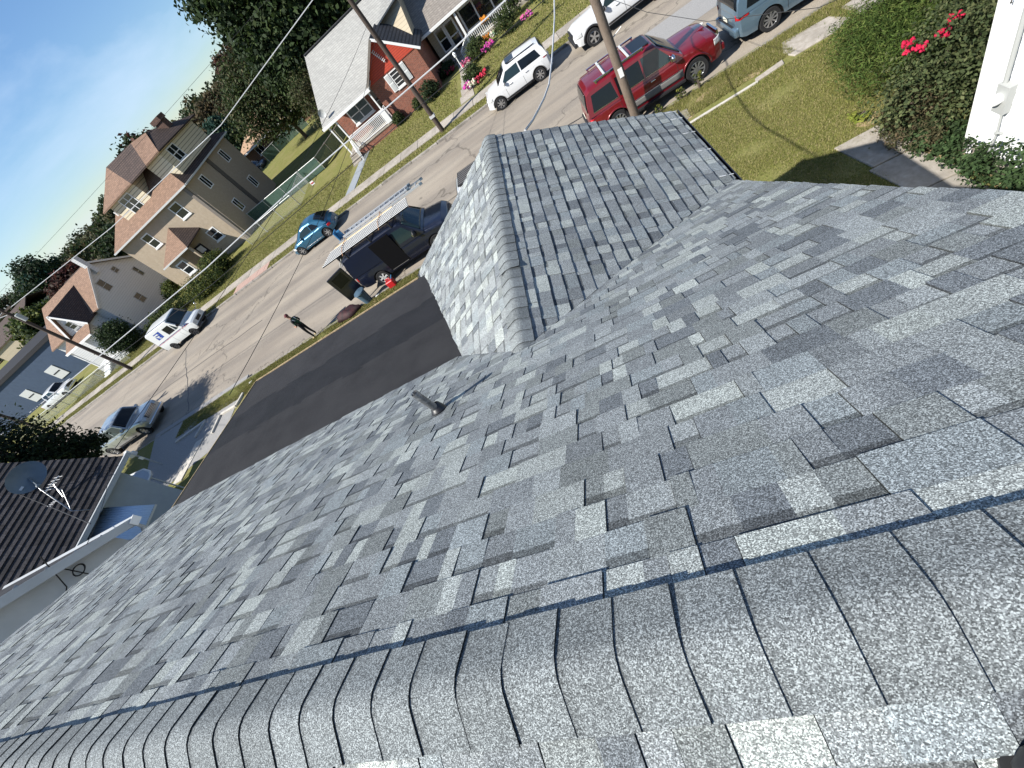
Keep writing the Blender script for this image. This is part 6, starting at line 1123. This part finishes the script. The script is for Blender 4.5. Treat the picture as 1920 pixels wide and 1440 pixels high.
# ================================================================ people and small things
noise_mat('trash_blue', (.05, .09, .13), (.07, .115, .16), 6, .5); base_mat('can_red', (.45, .015, .02), .4); noise_mat('tarp', (.045, .012, .014), (.02, .010, .012), 5, .7, bump=.6, bscale=9); attr_mat('person_cloth', .85)
def person(x, y, rz):
    root = thing('person', 'worker in black trousers and green and black vest standing on the verge', 'person', (x, y, .13), rz)
    J = {'pel': (0, 0, .94, .135, .105), 'wst': (0, 0, 1.08, .13, .095), 'chs': (.02, 0, 1.30, .155, .11), 'nkb': (.01, 0, 1.45, .065, .06), 'nck': (.03, 0, 1.52, .055, .055), 'hd1': (.05, 0, 1.61, .088, .078), 'hd2': (.05, 0, 1.70, .085, .078)}
    E = [('pel', 'wst'), ('wst', 'chs'), ('chs', 'nkb'), ('nkb', 'nck'), ('nck', 'hd1'), ('hd1', 'hd2')]
    for s, n in ((1, 'l'), (-1, 'r')):
        J.update({'hp' + n: (0, s * .09, .88, .088, .088), 'kn' + n: (.03, s * .115, .48, .062, .062), 'an' + n: (-.01, s * .13, .09, .045, .045), 'to' + n: (.16, s * .15, .035, .04, .03), 'sh' + n: (.0, s * .185, 1.38, .062, .062), 'el' + n: (-.06, s * .235, 1.11, .047, .047), 'wr' + n: (.16, s * .16, 1.02, .033, .033), 'ha' + n: (.24, s * .11, 1.02, .036, .022)})
        E += [('pel', 'hp' + n), ('hp' + n, 'kn' + n), ('kn' + n, 'an' + n), ('an' + n, 'to' + n), ('chs', 'sh' + n), ('sh' + n, 'el' + n), ('el' + n, 'wr' + n), ('wr' + n, 'ha' + n)]
        for k in range(5):
            a = (.24, s * .11, 1.02); off = (-.028 + .017 * k) if k < 4 else 0; ln = (.06, .07, .066, .052, .045)[k]
            if k < 4: p1 = (.275, s * (.10), 1.02 + off); p2 = (.275 + ln * .6, s * (.085), 1.015 + off); p3 = (.27 + ln * .8, s * .055, 1.01 + off)
            else: p1 = (.235, s * .10, 1.055); p2 = (.26, s * .085, 1.075); p3 = (.285, s * .075, 1.08)
            for q, p in enumerate((p1, p2, p3)): J['f%s%d%d' % (n, k, q)] = p + (.0095, .0095)
            E += [('ha' + n, 'f%s%d0' % (n, k)), ('f%s%d0' % (n, k), 'f%s%d1' % (n, k)), ('f%s%d1' % (n, k), 'f%s%d2' % (n, k))]
    ks = list(J); me = bpy.data.meshes.new('b'); me.from_pydata([J[k][:3] for k in ks], [(ks.index(a), ks.index(b)) for a, b in E], []); o = bpy.data.objects.new('b', me); COL.objects.link(o)
    md = o.modifiers.new('k', 'SKIN'); md.use_smooth_shade = True; o.modifiers.new('s', 'SUBSURF').levels = 1
    for i, k in enumerate(ks): me.skin_vertices[0].data[i].radius = J[k][3:]; me.skin_vertices[0].data[i].use_root = (k == 'pel')
    dg = bpy.context.evaluated_depsgraph_get(); nm = bpy.data.meshes.new_from_object(o.evaluated_get(dg)); bpy.data.objects.remove(o); nm.name = 'body'
    at = nm.color_attributes.new('tone', 'FLOAT_COLOR', 'CORNER'); dat = []
    for p in nm.polygons:
        q = p.center; skin = (.36, .20, .14)
        if q.z > 1.475: col = skin
        elif q.z < .10: col = (.42, .33, .18)
        elif abs(q.y) > .14 and q.x > .02 and .9 < q.z < 1.1 or q.x > .17 and q.z > .9: col = skin
        elif q.z < .95: col = (.010, .010, .012)
        else: col = (.02, .065, .035) if (abs(q.y) < .05 or 1.2 < q.z < 1.26) else ((.62, .62, .58) if (q.x < -.03 and abs(q.y) < .12 and q.z > 1.3) else (.016, .018, .018))
        for _ in p.loop_indices: dat += [*col, 1]
    at.data.foreach_set('color', dat); nm.materials.append(M('person_cloth')); nm.shade_smooth(); b = bpy.data.objects.new('body', nm); COL.objects.link(b); b.parent = root
    cap = MB(); cap.lathe([(.098, 0), (.096, .05), (.075, .095), (.04, .115), (.001, .12)], (.05, 0, 1.665), 'z', 14); cap.hexa([(.12, -.07, 1.665), (.22, -.05, 1.655), (.22, .05, 1.655), (.12, .07, 1.665), (.12, -.07, 1.68), (.22, -.05, 1.667), (.22, .05, 1.667), (.12, .07, 1.68)]); cap.build('cap', 'cap_maroon', root, smooth=40)
    f = MB(); f.ball((.138, 0, 1.60), (.018, .014, .022), 6, 5, (.38, .21, .15)); [f.ball((.128, s * .032, 1.635), (.01, .014, .008), 6, 4, (.03, .02, .02)) for s in (1, -1)]; [f.ball((.04, s * .082, 1.62), (.02, .012, .032), 6, 5, (.36, .2, .14)) for s in (1, -1)]; f.ball((.126, 0, 1.56), (.008, .024, .007), 6, 4, (.25, .08, .07)); f.build('face', 'person_cloth', root, smooth=60)
base_mat('cap_maroon', (.10, .02, .025), .8)
person(-15.15, 16.42, math.pi * .97)
def lumpy(name, label, cat, x, y, rx, ry, rz, mat, seed):
    rs = np.random.RandomState(seed); mb = MB(); mb.ball((0, 0, 0), 1, 16, 10); vs = []
    for p in mb.v: k = 1 + .16 * math.sin(5 * p[0] + seed) * math.sin(4 * p[1] + 2) + .08 * rs.rand(); vs.append((x + p[0] * rx * k, y + p[1] * ry * k, .13 + max(0, (p[2] * .8 + .35)) * rz * k))
    mb.v = vs; return tag(mb.build(name, mat, None, smooth=50), label, cat)
lumpy('folded_tarp', 'dark maroon folded tarp lying on the kerb', 'tarp', -12.75, 16.35, .75, .35, .30, 'tarp', 3)
bn = thing('trash_bin', 'slate blue round trash bin standing behind the navy van', 'bin', (-11.45, 16.45, .13)); MB().lathe([(.20, 0), (.26, .62), (.29, .62), (.29, .66), (.25, .66), (.19, .05), (.001, .05)], ax='z', n=20).build('bucket', 'trash_blue', bn, smooth=40); MB().lathe([(.30, 0), (.28, .05), (.1, .10), (.001, .11)], (.05, -.05, .66), 'z', 20).build('lid', 'trash_blue', bn, smooth=40)
bp_ = thing('fuel_can', 'bright red fuel can standing on the verge beside the van', 'can', (-9.85, 16.40, .13)); bev(MB().box(-.2, .2, -.14, .14, 0, .36).build('tank', 'can_red', bp_), .05, 3); MB().tube([(-.12, 0, .36), (-.12, 0, .45), (.12, 0, .45), (.12, 0, .36)], .025, 8).build('handle', 'can_red', bp_); MB().tube([(.15, 0, .36), (.3, .02, .52)], .022).build('spout', 'boot_blue', bp_)
for k, (x, y, lab) in enumerate(((-11.0, 16.35, 'white paper scrap beside the trash bin'), (-20.4, 15.9, 'white curled strip on the verge'), (-10.3, 16.9, 'pale offcut by the van rear wheel'))): tag(MB().hexa([(x, y, .14), (x + .22, y + .05, .14), (x + .2, y + .18, .14), (x - .02, y + .14, .14), (x, y, .16), (x + .22, y + .05, .19), (x + .2, y + .18, .16), (x - .02, y + .14, .18)]).build('litter_scrap', 'white_plastic'), lab, 'litter')
mp_ = thing('mailbox_post', 'grey post carrying a pale box and number sign at the driveway', 'mailbox', (-27.3, 13.6, .13)); MB().tube([(0, 0, -.2), (0, 0, 1.35)], .045, 8).build('post', 'grey_trim', mp_); bev(MB().box(-.25, .25, -.12, .12, 1.35, 1.62).build('box', 'pale_metal', mp_), .04, 2); MB().box(.06, .34, -.15, -.13, .98, 1.2).build('number_sign', 'white_plastic', mp_)
